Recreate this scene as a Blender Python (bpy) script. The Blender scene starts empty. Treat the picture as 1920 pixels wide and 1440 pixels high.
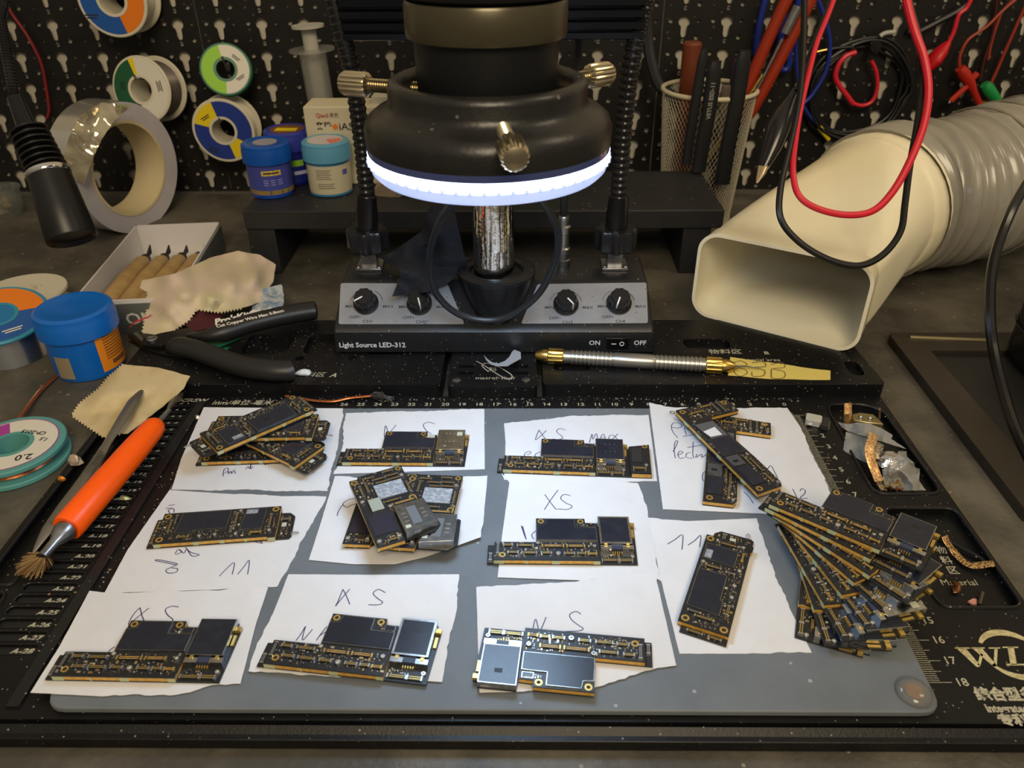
import bpy, math, random
from math import sin, cos, pi, radians, atan2, sqrt, hypot
from mathutils import Vector, Matrix, noise
from mathutils.geometry import delaunay_2d_cdt
SC = bpy.context.scene
COL = SC.collection
R = random.Random(7)
CM = 0.01          # everything below is written in centimetres
ZO = 76.2          # height of the tray's ruler face above the room floor
# ---------------------------------------------------------------- camera
CX, CY, CH = -15.506, -37.424, 25.8587
TH, YA, RO, FPX = .5648, .0139, -.0077, 1470.36
CF = Vector((-sin(YA)*cos(TH), cos(YA)*cos(TH), -sin(TH)))
_r = Vector((cos(YA), sin(YA), 0)); _u = _r.cross(CF)
CR = _r*cos(RO)+_u*sin(RO); CU = -_r*sin(RO)+_u*cos(RO)
CC = Vector((CX, CY, CH))
cam = bpy.data.cameras.new('camera'); co = bpy.data.objects.new('camera', cam); COL.objects.link(co)
cam.sensor_fit = 'HORIZONTAL'; cam.sensor_width = 36; cam.lens = FPX/1920*36
cam.clip_start = .01; cam.clip_end = 50
cam.dof.use_dof = True; cam.dof.focus_distance = .40; cam.dof.aperture_fstop = 20
Mx = Matrix((CR, CU, -CF)).transposed().to_4x4(); Mx.translation = Vector((CX*CM, CY*CM, (CH+ZO)*CM))
co.matrix_world = Mx; SC.camera = co
# ---------------------------------------------------------------- world, lights, exposure
SC.view_settings.view_transform = 'Standard'; SC.view_settings.look = 'None'
SC.view_settings.exposure = 0.0; SC.view_settings.gamma = 1; SC.view_settings.use_curve_mapping = False
W = bpy.data.worlds.new('room_air'); SC.world = W; W.use_nodes = True
# dim warm room air, brighter towards the ceiling
_n = W.node_tree.nodes; _l = W.node_tree.links; _bg = _n['Background']
_tc = _n.new('ShaderNodeTexCoord'); _sx = _n.new('ShaderNodeSeparateXYZ'); _mr = _n.new('ShaderNodeMapRange')
_l.new(_tc.outputs['Generated'], _sx.inputs[0]); _l.new(_sx.outputs['Z'], _mr.inputs[0])
_mr.inputs[1].default_value = -.1; _mr.inputs[2].default_value = .9; _mr.inputs[3].default_value = .10; _mr.inputs[4].default_value = .42
_l.new(_mr.outputs[0], _bg.inputs[1]); _bg.inputs[0].default_value = (1.0, .86, .66, 1)
def area(name, loc, target, size, power, col, sy=None):
    l = bpy.data.lights.new(name, 'AREA'); l.energy = power; l.color = col; l.size = size*CM
    if sy: l.shape = 'RECTANGLE'; l.size_y = sy*CM
    o = bpy.data.objects.new(name, l); COL.objects.link(o)
    a = Vector((loc[0], loc[1], loc[2]+ZO))*CM; b = Vector((target[0], target[1], target[2]+ZO))*CM
    o.location = a; o.rotation_euler = (b-a).to_track_quat('-Z', 'Y').to_euler()
    return o
area('ceiling_lamp_light', (-4, -118, 112), (-15, 5, 0), 60, 16, (1, .82, .56))
area('room_lamp_light', (70, -10, 110), (0, 15, 0), 30, 2.3, (1, .82, .56))
RINGC = (-16.75, -7.0)
l = bpy.data.lights.new('ring_led_light', 'AREA'); l.shape = 'DISK'; l.size = .085; l.energy = .275; l.color = (.50, .72, 1)
l.spread = radians(160)
o = bpy.data.objects.new('ring_led_light', l); COL.objects.link(o); o.location = (RINGC[0]*CM, RINGC[1]*CM, (16.5+ZO)*CM)
# ---------------------------------------------------------------- pixel helpers: a photo ray meets a real plane of the place
def ray(px, py): return CF + CR*((px-960)/FPX) + CU*((720-py)/FPX)
def G(px, py, z=0.0):
    d = ray(px, py); return CC + d*((z-CH)/d.z)
def GY(px, py, Y):
    d = ray(px, py); return CC + d*((Y-CY)/d.y)
def GP(px, py, p, n):
    d = ray(px, py); n = Vector(n); return CC + d*((Vector(p)-CC).dot(n)/d.dot(n))
def GD(px, py, zc): return CC + ray(px, py)*zc
def G2(pts, z): return [G(x, y, z).to_2d() for x, y in pts]
# ---------------------------------------------------------------- materials
def lin(c): return tuple(((v/255)/12.92 if v/255 <= .04045 else ((v/255+.055)/1.055)**2.4) for v in c[:3])
MATS = {}
def M(name, col, rough=.5, metal=0., n=None, dust=None, bump=None, emit=None, trans=0., alpha=1., coat=0., ior=1.45, spec=.5, aniso=None):
    """n=(scale, colour2, lo, hi) noise blend; dust=(scale, threshold, colour); bump=(scale, strength)"""
    if name in MATS: return MATS[name]
    m = bpy.data.materials.new(name); m.use_nodes = True; nt = m.node_tree; b = nt.nodes['Principled BSDF']; L = nt.links
    b.inputs['Base Color'].default_value = (*lin(col), 1); b.inputs['Roughness'].default_value = rough
    b.inputs['Metallic'].default_value = metal; b.inputs['IOR'].default_value = ior
    b.inputs['Specular IOR Level'].default_value = spec
    if trans: b.inputs['Transmission Weight'].default_value = trans
    if alpha < 1: b.inputs['Alpha'].default_value = alpha
    if coat: b.inputs['Coat Weight'].default_value = coat; b.inputs['Coat Roughness'].default_value = .1
    if emit: b.inputs['Emission Color'].default_value = (*lin(emit[0]), 1); b.inputs['Emission Strength'].default_value = emit[1]
    tc = None
    def TC():
        nonlocal tc
        if tc is None: tc = nt.nodes.new('ShaderNodeTexCoord')
        return tc.outputs['Object']
    last = None
    def mix(fac, c1, c2):
        x = nt.nodes.new('ShaderNodeMix'); x.data_type = 'RGBA'
        L.new(fac, x.inputs[0])
        if c1 is None: x.inputs[6].default_value = (*lin(col), 1)
        else: L.new(c1, x.inputs[6])
        x.inputs[7].default_value = (*lin(c2), 1); return x.outputs[2]
    if n:
        t = nt.nodes.new('ShaderNodeTexNoise'); t.inputs['Scale'].default_value = n[0]; t.inputs['Detail'].default_value = 6; t.inputs['Roughness'].default_value = .62
        L.new(TC(), t.inputs['Vector']); r = nt.nodes.new('ShaderNodeMapRange'); r.inputs[1].default_value = n[2]; r.inputs[2].default_value = n[3]
        L.new(t.outputs['Fac'], r.inputs[0]); last = mix(r.outputs[0], last, n[1])
    if dust:
        t = nt.nodes.new('ShaderNodeTexVoronoi'); t.inputs['Scale'].default_value = dust[0]/3; L.new(TC(), t.inputs['Vector'])
        s = nt.nodes.new('ShaderNodeSeparateColor'); L.new(t.outputs['Color'], s.inputs[0])
        def mth(op, a, b):
            q = nt.nodes.new('ShaderNodeMath'); q.operation = op
            for k, v in enumerate((a, b)):
                if isinstance(v, (int, float)): q.inputs[k].default_value = v
                else: L.new(v, q.inputs[k])
            return q.outputs[0]
        big = mth('MULTIPLY', s.outputs[1], .17)
        last = mix(mth('MULTIPLY', mth('LESS_THAN', t.outputs['Distance'], mth('ADD', big, .04)), mth('GREATER_THAN', s.outputs[0], dust[1])), last, dust[2])
    if last is not None: L.new(last, b.inputs['Base Color'])
    if bump:
        t = nt.nodes.new('ShaderNodeTexNoise'); t.inputs['Scale'].default_value = bump[0]; t.inputs['Detail'].default_value = 4
        L.new(TC(), t.inputs['Vector']); q = nt.nodes.new('ShaderNodeBump'); q.inputs['Strength'].default_value = bump[1]; q.inputs['Distance'].default_value = .001
        L.new(t.outputs['Fac'], q.inputs['Height']); L.new(q.outputs[0], b.inputs['Normal'])
    MATS[name] = m; return m
D1 = (1500, .70, (150, 145, 132))
black = M('black_plastic', (22, 22, 24), .38, dust=(1300, .70, (120, 118, 108)))
blackm = M('black_matte', (22, 22, 23), .6)
blackg = M('black_gloss', (15, 15, 17), .18)
platem = M('black_tray_plastic', (13, 13, 15), .42, n=(60, (22, 22, 21), .45, .8), dust=(1500, .672, (120, 116, 104)), bump=(900, .12), spec=.32)
matm = M('grey_silicone', (92, 98, 104), .55, n=(25, (104, 110, 116), .35, .7), dust=(600, .93, (146, 152, 157)), bump=(1500, .06))
paper = M('white_paper', (208, 208, 211), .85, n=(40, (200, 200, 203), .3, .7), bump=(300, .15))
ink = M('pen_ink', (52, 44, 92), .6)
gold = M('gold_plate', (208, 176, 98), .35, .8)
goldflat = M('gold_edge', (196, 148, 62), .45, .3, n=(500, (212, 170, 88), .4, .6))
silver = M('silver_metal', (205, 205, 205), .28, 1)
steel = M('brushed_steel', (170, 170, 172), .33, 1, n=(200, (140, 140, 142), .35, .65))
chrome = M('chrome', (225, 222, 218), .07, 1)
brass = M('brass', (206, 172, 96), .28, 1)
white = M('white_print', (196, 194, 184), .6)
printm = M('tray_print', (176, 170, 148), .7, n=(1500, (120, 116, 100), .5, .62))
pcb = M('dark_pcb', (26, 27, 30), .38, n=(900, (44, 44, 44), .5, .7), spec=.5)
sticker = M('black_shield_film', (25, 29, 41), .28, n=(150, (36, 41, 53), .45, .75))
stickerg = M('grey_shield_film', (120, 124, 130), .4, n=(700, (160, 164, 170), .42, .62))
tin = M('tinned_shield', (188, 190, 190), .25, 1, n=(400, (150, 152, 155), .4, .7))
solderg = M('pale_green_resist', (172, 178, 140), .5)
copper = M('copper', (200, 122, 78), .35, .8, n=(900, (160, 90, 55), .4, .6))
conn = M('connector_black', (40, 40, 42), .4)
tan = M('tan_chip', (150, 128, 100), .45)
cream = M('cream_chip', (196, 196, 180), .35, .3)
# ---------------------------------------------------------------- mesh builder
class MB:
    def __init__(s): s.v = []; s.f = []; s.m = []; s.k = 0
    def mat(s, k): s.k = k; return s
    def add(s, vs, fs):
        b = len(s.v); s.v += [Vector(v) for v in vs]
        for f in fs: s.f.append(tuple(b+i for i in f)); s.m.append(s.k)
    def box(s, c, d, rz=0, M4=None):
        x, y, z = [q/2 for q in d]; c = Vector(c); rot = Matrix.Rotation(rz, 3, 'Z')
        vs = [Vector((sx*x, sy*y, sz*z)) for sz in (-1, 1) for sx, sy in ((-1, -1), (1, -1), (1, 1), (-1, 1))]
        vs = [c + rot @ v for v in vs]
        if M4 is not None: vs = [M4 @ v for v in vs]
        s.add(vs, [(3, 2, 1, 0), (4, 5, 6, 7), (0, 1, 5, 4), (1, 2, 6, 5), (2, 3, 7, 6), (3, 0, 4, 7)]); return s
    def prism(s, poly, z0, z1, M4=None):
        n = len(poly); a = sum(poly[i][0]*poly[(i+1) % n][1]-poly[(i+1) % n][0]*poly[i][1] for i in range(n))
        if a < 0: poly = poly[::-1]
        vs = [Vector((p[0], p[1], z0)) for p in poly]+[Vector((p[0], p[1], z1)) for p in poly]
        if M4 is not None: vs = [M4 @ v for v in vs]
        s.add(vs, [tuple(range(n-1, -1, -1)), tuple(range(n, 2*n))]+[(i, (i+1) % n, n+(i+1) % n, n+i) for i in range(n)]); return s
    def rings(s, rr, cap=True, close=False):
        n = len(rr[0]); vs = [p for r in rr for p in r]; fs = []
        k = len(rr)
        for i in range(k if close else k-1):
            for j in range(n):
                a, b = i*n+j, i*n+(j+1) % n; c, d = ((i+1) % k)*n+(j+1) % n, ((i+1) % k)*n+j
                fs.append((a, b, c, d))
        if cap and not close: fs += [tuple(range(n-1, -1, -1)), tuple((k-1)*n+i for i in range(n))]
        s.add(vs, fs); return s
    def frame(s, d):
        d = Vector(d).normalized(); a = Vector((0, 0, 1)) if abs(d.z) < .9 else Vector((1, 0, 0))
        x = a.cross(d).normalized(); return x, d.cross(x)
    def lathe(s, c, axis, prof, n=32, cap=True, close=False):
        """prof = [(radius, distance along axis)...]"""
        c = Vector(c); axis = Vector(axis).normalized(); x, y = s.frame(axis)
        s.rings([[c+axis*h+(x*cos(2*pi*i/n)+y*sin(2*pi*i/n))*max(r, 1e-4) for i in range(n)] for r, h in prof], cap, close); return s
    def cyl(s, a, b, r0, r1=None, n=16):
        a, b = Vector(a), Vector(b); s.lathe(a, b-a, [(r0, 0), (r0 if r1 is None else r1, (b-a).length)], n); return s
    def tube(s, path, r, n=8, flat=None, up=None, closed=False):
        P = [Vector(p) for p in path]; k = len(P); rr = []; px = None
        for i in range(k):
            d = (P[(i+1) % k]-P[i-1]) if closed else (P[min(i+1, k-1)]-P[max(i-1, 0)])
            d.normalize()
            if up is not None: px = Vector(up).cross(d).normalized()
            elif px is None: px, _ = s.frame(d)
            else: px = (px-d*px.dot(d)).normalized()
            py = d.cross(px); rad = r[i] if isinstance(r, (list, tuple)) else r
            fl = flat or 1
            rr.append([P[i]+px*cos(2*pi*j/n)*rad+py*sin(2*pi*j/n)*rad*fl for j in range(n)])
        s.rings(rr, cap=not closed, close=closed); return s
    def sphere(s, c, r, n=12, sz=1.):
        c = Vector(c); k = n//2
        rr = [[c+Vector((cos(2*pi*j/n)*sin(pi*i/k)*r, sin(2*pi*j/n)*sin(pi*i/k)*r, cos(pi*i/k)*r*sz)) for j in range(n)] for i in range(1, k)]
        b = len(s.v); s.rings(rr[::-1], cap=True); return s
    def text(s, t, size, M4, sx=1., shear=0., ex=.01, align='CENTER', bold=0.):
        vs, fs = textmesh(t, align, bold/size if size else 0)
        vs = [M4 @ Vector((v[0]*size*sx+v[1]*size*shear, v[1]*size, 0)) for v in vs]
        s.add(vs, fs); return s
_tc = {}
def textmesh(t, align='CENTER', bold=0.):
    if (t, align, bold) in _tc: return _tc[(t, align, bold)]
    c = bpy.data.curves.new('t', 'FONT'); c.body = t; c.align_x = align; c.align_y = 'CENTER'; c.resolution_u = 2; c.offset = bold
    o = bpy.data.objects.new('t', c); me = bpy.data.meshes.new_from_object(o)
    r = ([tuple(v.co) for v in me.vertices], [tuple(p.vertices) for p in me.polygons])
    bpy.data.objects.remove(o); bpy.data.curves.remove(c); bpy.data.meshes.remove(me)
    _tc[(t, align, bold)] = r; return r
def spl(pts, k=6, closed=False):
    """Catmull-Rom through the points"""
    P = [Vector(p) for p in pts]; n = len(P); out = []
    for i in range(n if closed else n-1):
        if closed: a, b, c, d = P[i-1], P[i], P[(i+1) % n], P[(i+2) % n]
        else: a, b, c, d = P[max(i-1, 0)], P[i], P[i+1], P[min(i+2, n-1)]
        for j in range(k):
            t = j/k; out.append(.5*((2*b)+(c-a)*t+(2*a-5*b+4*c-d)*t*t+(3*b-3*c+d-a)*t**3))
    if not closed: out.append(P[-1])
    return out
def rrect(w, h, r, n=5, cx=0, cy=0):
    o = []
    for qx, qy, a0 in ((w/2-r, -h/2+r, -90), (w/2-r, h/2-r, 0), (-w/2+r, h/2-r, 90), (-w/2+r, -h/2+r, 180)):
        for i in range(n+1):
            a = radians(a0+90*i/n); o.append((cx+qx+cos(a)*r, cy+qy+sin(a)*r))
    return o
def rpoly(P, r, n=4):
    """round the corners of a polygon"""
    P = [Vector(p).to_2d() for p in P]; o = []
    for i, p in enumerate(P):
        a = (P[i-1]-p); b = (P[(i+1) % len(P)]-p); ra = min(r, a.length*.45, b.length*.45)
        a = p+a.normalized()*ra; b = p+b.normalized()*ra
        for j in range(n+1):
            t = j/n; o.append(a*(1-t)**2+p*2*t*(1-t)+b*t*t)
    return o
# ---------------------------------------------------------------- objects
ORG = {}
def thing(name, label, cat, loc=(0, 0, 0), rz=0, group=None):
    o = bpy.data.objects.new(name, None); o.empty_display_size = .01; COL.objects.link(o)
    o.location = (loc[0]*CM, loc[1]*CM, (loc[2]+ZO)*CM); o.rotation_euler = (0, 0, rz)
    o['label'] = label; o['category'] = cat
    if group: o['group'] = group
    ORG[o.name] = Vector(loc); return o
def part(name, mb, mats, parent, W=True, ang=35, label=None, kind=None, bevel=None, flat=False):
    """a mesh child; W: vertices are given in world centimetres"""
    me = bpy.data.meshes.new(name); off = ORG[parent.name] if (W and parent is not None) else Vector()
    me.from_pydata([(v-off)*CM for v in mb.v], [], mb.f)
    for m in (mats if isinstance(mats, (list, tuple)) else [mats]): me.materials.append(m)
    me.polygons.foreach_set('material_index', mb.m); me.validate()
    if not flat:
        me.polygons.foreach_set('use_smooth', [True]*len(me.polygons)); me.set_sharp_from_angle(angle=radians(ang))
    o = bpy.data.objects.new(name, me); COL.objects.link(o)
    if parent is not None:
        o.parent = parent; ORG[o.name] = ORG[parent.name]
    if bevel:
        b = o.modifiers.new('bevel', 'BEVEL'); b.width = bevel*CM; b.segments = 2; b.limit_method = 'ANGLE'; b.angle_limit = radians(40)
    if label: o['label'] = label
    if kind: o['kind'] = kind
    return o
def solo(name, mb, mats, label, cat, loc, group=None, kind=None, **k):
    """a thing that is one mesh; vertices in world centimetres"""
    me_off = [v-Vector(loc) for v in mb.v]; m2 = MB(); m2.v = me_off; m2.f = mb.f; m2.m = mb.m
    o = part(name, m2, mats, None, W=False, **k)
    o.location = (loc[0]*CM, loc[1]*CM, (loc[2]+ZO)*CM); ORG[o.name] = Vector(loc)
    if label: o['label'] = label; o['category'] = cat
    if group: o['group'] = group
    if kind: o['kind'] = kind
    return o
def struct(name, mb, mats, **k):
    o = solo(name, mb, mats, None, None, (0, 0, 0), **k); o['kind'] = 'structure'; return o
def dup(t, loc, rz, label, name=None, group=None):
    def cp(o, par):
        c = o.copy(); COL.objects.link(c)
        if par is not None: c.parent = par
        ORG[c.name] = Vector(loc)
        for ch in list(o.children):
            if ch is not c: cp(ch, c)
        return c
    kids = list(t.children); r = t.copy(); COL.objects.link(r)
    r.location = (loc[0]*CM, loc[1]*CM, (loc[2]+ZO)*CM); r.rotation_euler = (0, 0, rz); r['label'] = label
    if group: r['group'] = group
    ORG[r.name] = Vector(loc)
    for ch in kids: cp(ch, r)
    return r
def inside(p, poly):
    x, y = p; c = False; n = len(poly)
    for i in range(n):
        x1, y1 = poly[i]; x2, y2 = poly[i-1]
        if (y1 > y) != (y2 > y) and x < (x2-x1)*(y-y1)/(y2-y1)+x1: c = not c
    return c
def densify(poly, step, jit=0., seed=1, zig=None):
    r = random.Random(seed); o = []; n = len(poly)
    for i in range(n):
        a, b = Vector(poly[i]), Vector(poly[(i+1) % n]); L = (b-a).length; k = max(1, int(L/step)); nr = Vector((-(b-a).y, (b-a).x))/max(L, 1e-6)
        z = zig[i] if zig else 0
        for j in range(k):
            p = a+(b-a)*(j/k)
            if j and jit: p = p+nr*(r.uniform(-1, 1)*jit)
            if j and z and j % 2: p = p-nr*z
            o.append(p)
    return o
def sheet(mb, poly, hz, thick=.012, step=.5):
    """a thin sheet over the outline poly, height hz(x, y)"""
    xs = [p[0] for p in poly]; ys = [p[1] for p in poly]; n = len(poly)
    pts = [Vector((p[0], p[1])) for p in poly]; x = min(xs)+step/2
    while x < max(xs):
        y = min(ys)+step/2
        while y < max(ys):
            q = (x+R.uniform(-.1, .1)*step, y+R.uniform(-.1, .1)*step)
            if inside(q, poly) and min((q[0]-p[0])**2+(q[1]-p[1])**2 for p in poly) > (step*.35)**2: pts.append(Vector(q))
            y += step
        x += step
    V, E_, F_, ov, oe, of = delaunay_2d_cdt(pts, [(i, (i+1) % n) for i in range(n)], [], 1, 1e-5)
    k = len(V); vs = [Vector((v[0], v[1], hz(v[0], v[1])+thick)) for v in V]+[Vector((v[0], v[1], hz(v[0], v[1]))) for v in V]
    fs = []
    for f in F_:
        a = sum(V[f[i]][0]*V[f[(i+1) % len(f)]][1]-V[f[(i+1) % len(f)]][0]*V[f[i]][1] for i in range(len(f)))
        f = tuple(f) if a > 0 else tuple(f[::-1])
        fs += [f, tuple(k+i for i in f[::-1])]
    ed = {}
    for f in fs[::2]:
        for i in range(len(f)): ed[(f[i], f[(i+1) % len(f)])] = 1
    for (a, b) in list(ed):
        if (b, a) not in ed: fs.append((b, a, k+a, k+b))
    mb.add(vs, fs); return mb
def stroke(mb, P, w=.05, lift=0.):
    """a pen stroke as a flat ribbon through 3d points lying on the sheet"""
    P = spl(P, 4) if len(P) > 2 else [Vector(p) for p in P]; L = []; Rr = []
    for i, p in enumerate(P):
        d = P[min(i+1, len(P)-1)]-P[max(i-1, 0)]; d.z = 0
        if d.length < 1e-6: d = Vector((1, 0, 0))
        nrm = Vector((-d.y, d.x, 0)).normalized()*w/2; up = Vector((0, 0, lift))
        L.append(p+nrm+up); Rr.append(p-nrm+up)
    n = len(P); mb.add(L+Rr, [(n+i, n+i+1, i+1, i) for i in range(n-1)]); return mb
# ================================================================ THE ROOM
mb = MB(); mb.box((-15, 0, -ZO-1), (260, 260, 2)); struct('floor', mb, M('floor_tiles', (92, 86, 78), .6, n=(6, (80, 74, 66), .4, .6)))
mb = MB(); mb.box((-15, 44.0, 30), (260, 3, 2*ZO+60)); struct('wall_back', mb, M('wall_paint', (205, 198, 182), .8, n=(4, (192, 186, 170), .4, .6)))
# ---------------------------------------------------------------- desk
DZ = -.82
deskm = M('worn_desk_laminate', (68, 65, 58), .46, n=(14, (98, 93, 82), .42, .62), dust=(520, .685, (128, 120, 102)), bump=(350, .35), spec=.45)
t = thing('desk', 'dark grey worn laminate workbench desk under the whole tray and tools', 'desk', (-15, 0, -ZO))
mb = MB(); mb.box((-15, 5.2, DZ-1.5), (190, 76, 3)); part('desktop', mb, deskm, t, bevel=.3)
for x in (-105, 75):
    for y in (-28, 38):
        mb = MB(); mb.box((x, y, (DZ-3-ZO)/2), (5, 5, ZO+DZ-3)); part('leg', mb, blackm, t)
# ---------------------------------------------------------------- sheet with cut-outs (pegboards, tray frame)
def holed(mb, outline, holes, z0, z1, M4=None):
    c = bpy.data.curves.new('h', 'CURVE'); c.dimensions = '2D'; c.fill_mode = 'BOTH'; c.extrude = (z1-z0)/2
    for P in [outline]+holes:
        s = c.splines.new('POLY'); s.points.add(len(P)-1)
        for i, p in enumerate(P): s.points[i].co = (p[0], p[1], 0, 1)
        s.use_cyclic_u = True
    o = bpy.data.objects.new('h', c); me = bpy.data.meshes.new_from_object(o)
    vs = [v.co+Vector((0, 0, (z0+z1)/2)) for v in me.vertices]
    if M4 is not None: vs = [M4 @ v for v in vs]
    mb.add(vs, [tuple(p.vertices) for p in me.polygons])
    bpy.data.objects.remove(o); bpy.data.curves.remove(c); bpy.data.meshes.remove(me)
PEGY = 42.0
pegm = M('pegboard_paint', (20, 18, 17), .42, n=(30, (30, 27, 25), .4, .7), dust=(500, .73, (70, 64, 56)))
WM = Matrix(((1, 0, 0, 0), (0, 0, -1, PEGY), (0, 1, 0, 0), (0, 0, 0, 1)))      # x, z of the wall plane -> world
for pi_, (c0, c1, lb) in enumerate(((-7, 1, 'black keyhole pegboard panel at the far left behind the tape roll'), (1, 12, 'black keyhole pegboard panel in the middle behind the microscope'), (12, 22, 'black keyhole pegboard panel on the right behind the grey hose'))):
    X0 = -47.55+3.93*c0-1.95; X1 = -47.55+3.93*c1-2.03; holes = []
    for c in range(c0, c1):
        for rw in range(-1, 8):
            x = -47.55+3.93*c; z = .7+2.83*rw
            if z < -.6: continue
            kh = [(x+.56*cos(radians(a)), z+.42+.5*sin(radians(a))) for a in range(-60, 241, 30)]
            kh += [(x-.26, z-.5)]+[(x+.24*cos(radians(a)), z-.72+.24*sin(radians(a))) for a in (180, 225, 270, 315, 360)]+[(x+.26, z-.5)]
            holes.append(kh)
            for dx, dz, r in ((-1.25, .45, .24), (1.3, .4, .17), (0, -1.35, .2), (-1.3, -1.0, .16), (1.25, -1.0, .24)):
                if X0+.3 < x+dx < X1-.3: holes.append([(x+dx+r*cos(k*pi/4), z+dz+.05+r*sin(k*pi/4)) for k in range(8)])
    mb = MB(); holed(mb, [(X0, -.65), (X1, -.65), (X1, 26), (X0, 26)], holes, 0, .06, WM)
    for z in (-.65, 26): mb.box(((X0+X1)/2, PEGY+.25, z), (X1-X0, .5, .14))
    o = solo('pegboard', mb, pegm, lb, 'pegboard', (X0, PEGY, -.65), flat=True)
mb = MB(); mb.box((-15, 41.7, DZ+.1), (176, .35, .2)); solo('edge_strip', mb, M('grey_aluminium', (120, 116, 108), .4, .6), 'thin grey metal strip along the foot of the pegboard', 'strip', (-15, 41.7, DZ))
# ================================================================ WORK TRAY (base plate)
t = thing('work_tray', 'black plastic repair tray with printed ruler, screw slots and wells under the grey mat', 'tray', (-17, -9, DZ))
TR = t
XL, XR = -39.7, 5.95
mb = MB()
prof = [(-20.36, DZ), (-20.36, -.33), (-20.32, -.30), (-20.12, -.30), (-19.86, -.10), (-19.84, -.12), (-19.8, -.36), (2.0, -.36), (2.0, DZ)]
mb.add([(XL, y, z) for y, z in prof]+[(XR-.0, y, z) for y, z in prof], [tuple(range(8, -1, -1)), tuple(range(9, 18))]+[(i, (i+1) % 9, 9+(i+1) % 9, 9+i) for i in range(9)])
part('base', mb, platem, t, bevel=.05)
holes = []; rims = []
slotY = []
for k in range(1, 29):
    y = -12.28-(k-21.5+ .0)*.665+ .0
    slotY.append((k, y)); holes.append(rrect(2.35, .44, .2, 4, -36.2, y))
w1 = rpoly([(2.2, -6.95), (5.65, -6.95), (5.5, .45), (4.6, 1.15), (2.6, 1.1), (2.35, .3)], .7, 5)
w2 = rpoly([(2.2, -14.3), (5.75, -14.3), (5.75, -8.0), (2.2, -8.0)], .6, 5)
w3 = rpoly([(-39.3, -13.2), (-37.9, -13.2), (-37.9, -1.0), (-39.3, -1.0)], .4, 4)
w4 = rpoly([(-39.3, -15.3), (-37.9, -15.3), (-37.9, -13.6), (-39.3, -13.6)], .4, 4)
w5 = rpoly([(-39.3, -19.2), (-37.9, -19.2), (-37.9, -15.8), (-39.3, -15.8)], .4, 4)
holes += [w1, w2, w3, w4, w5]
mb = MB(); holed(mb, rpoly([(XL, -19.75), (XR, -19.75), (XR, 2.0), (XL, 2.0)], .15, 2), holes, -.36, 0)
part('tray_frame', mb, platem, t, flat=True)
mb = MB()
for w in (w1, w2, w3, w4, w5):
    mb = MB(); mb.tube([(p[0], p[1], .02) for p in w], .08, 6, closed=True); part('well_rim', mb, black, t)
mb = MB()
for k, y in slotY: mb.tube([(p[0], p[1], .0) for p in rrect(2.4, .5, .22, 3, -36.2, y)], .035, 5, closed=True)
part('slot_lips', mb, black, t, kind='stuff')
mb = MB(); mb.box((-34.55, -9, .05), (.5, 20.6, .12)); part('divider_bar', mb, black, t)
mb = MB(); mb.tube([(2.9, -8.2, -.25), (3.1, -8.5, -.2), (5.5, -11.2, -.2), (5.7, -11.6, -.25)], .09, 6); part('diagonal_rib', mb, black, t)
mb = MB(); mb.box((-36.2, -9.3, -.25), (2.5, 20, .2)); part('slot_floor', mb, M('slot_floor_grime', (24, 24, 22), .6, dust=(900, .62, (90, 88, 74))), t)
# printed ruler, numbers and words
T0 = Matrix.Translation((0, 0, 0))
def flat(x, y, z=.004, rz=0): return Matrix.Translation((x, y, z)) @ Matrix.Rotation(rz, 4, 'Z')
mb = MB()
for i in range(0, 27): mb.text(str(i), .42, flat(-i, 1.12), 1.15, bold=.006)
for i in range(0, 26*10+1): mb.box((-i/10, .52 if i % 10 else .6, .004), (.02, .14 if i % 10 else .3, .004))
part('top_ruler_print', mb, printm, t, flat=True); mb = MB()
for i in range(0, 181):
    L = .92 if i % 10 == 0 else (.72 if i % 5 == 0 else .48); mb.box((.08+L/2, -i/10, .004), (L, .022, .004))
for k in range(1, 19): mb.text(str(k), .5, flat(1.12, -k), 1.0, align='LEFT', bold=.006)
part('side_ruler_print', mb, printm, t, flat=True); mb = MB()
mb.text('SCREW', .46, flat(-35.2, 1.55), 1.2, .25, bold=.012)
part('heading_print', mb, printm, t, flat=True); mb = MB()
mb.text('mm/单位-毫米', .56, flat(-33.9, 1.28), 1.05, .22, align='LEFT', bold=.008)
part('heading_print', mb, printm, t, flat=True); mb = MB()
mb.text('综合型多功能', .62, flat(1.62, -18.55), .92, align='LEFT', bold=.028)
mb.text('Integrated mobile phone', .45, flat(1.72, -19.13), .84, align='LEFT', bold=.018)
part('heading_print', mb, printm, t, flat=True)
mb = MB(); mb.text('专利产品', .5, flat(1.95, -19.62), 1.1, align='LEFT', bold=.025)
mb.text('螺丝位', .72, flat(-36.6, -18.8), .86, .12, bold=.02)
mb.text('Material', .5, flat(3.92, -12.55, -.352), 1.0)
for ch, px, py in (('物', 1765, 1032), ('料', 1775, 1051), ('区', 1787, 1070)):
    p = G(px, py, -.35); mb.text(ch, .52, flat(p.x, p.y, -.352), 1.0, bold=.006)
part('well_words', mb, printm, t, flat=True); mb = MB()
for k, y in slotY: mb.text('A-%d' % k, .36, flat(-35.7, y+.0, -.146), 1.25, .3, bold=.014)
part('slot_numbers', mb, printm, t, flat=True)
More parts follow.
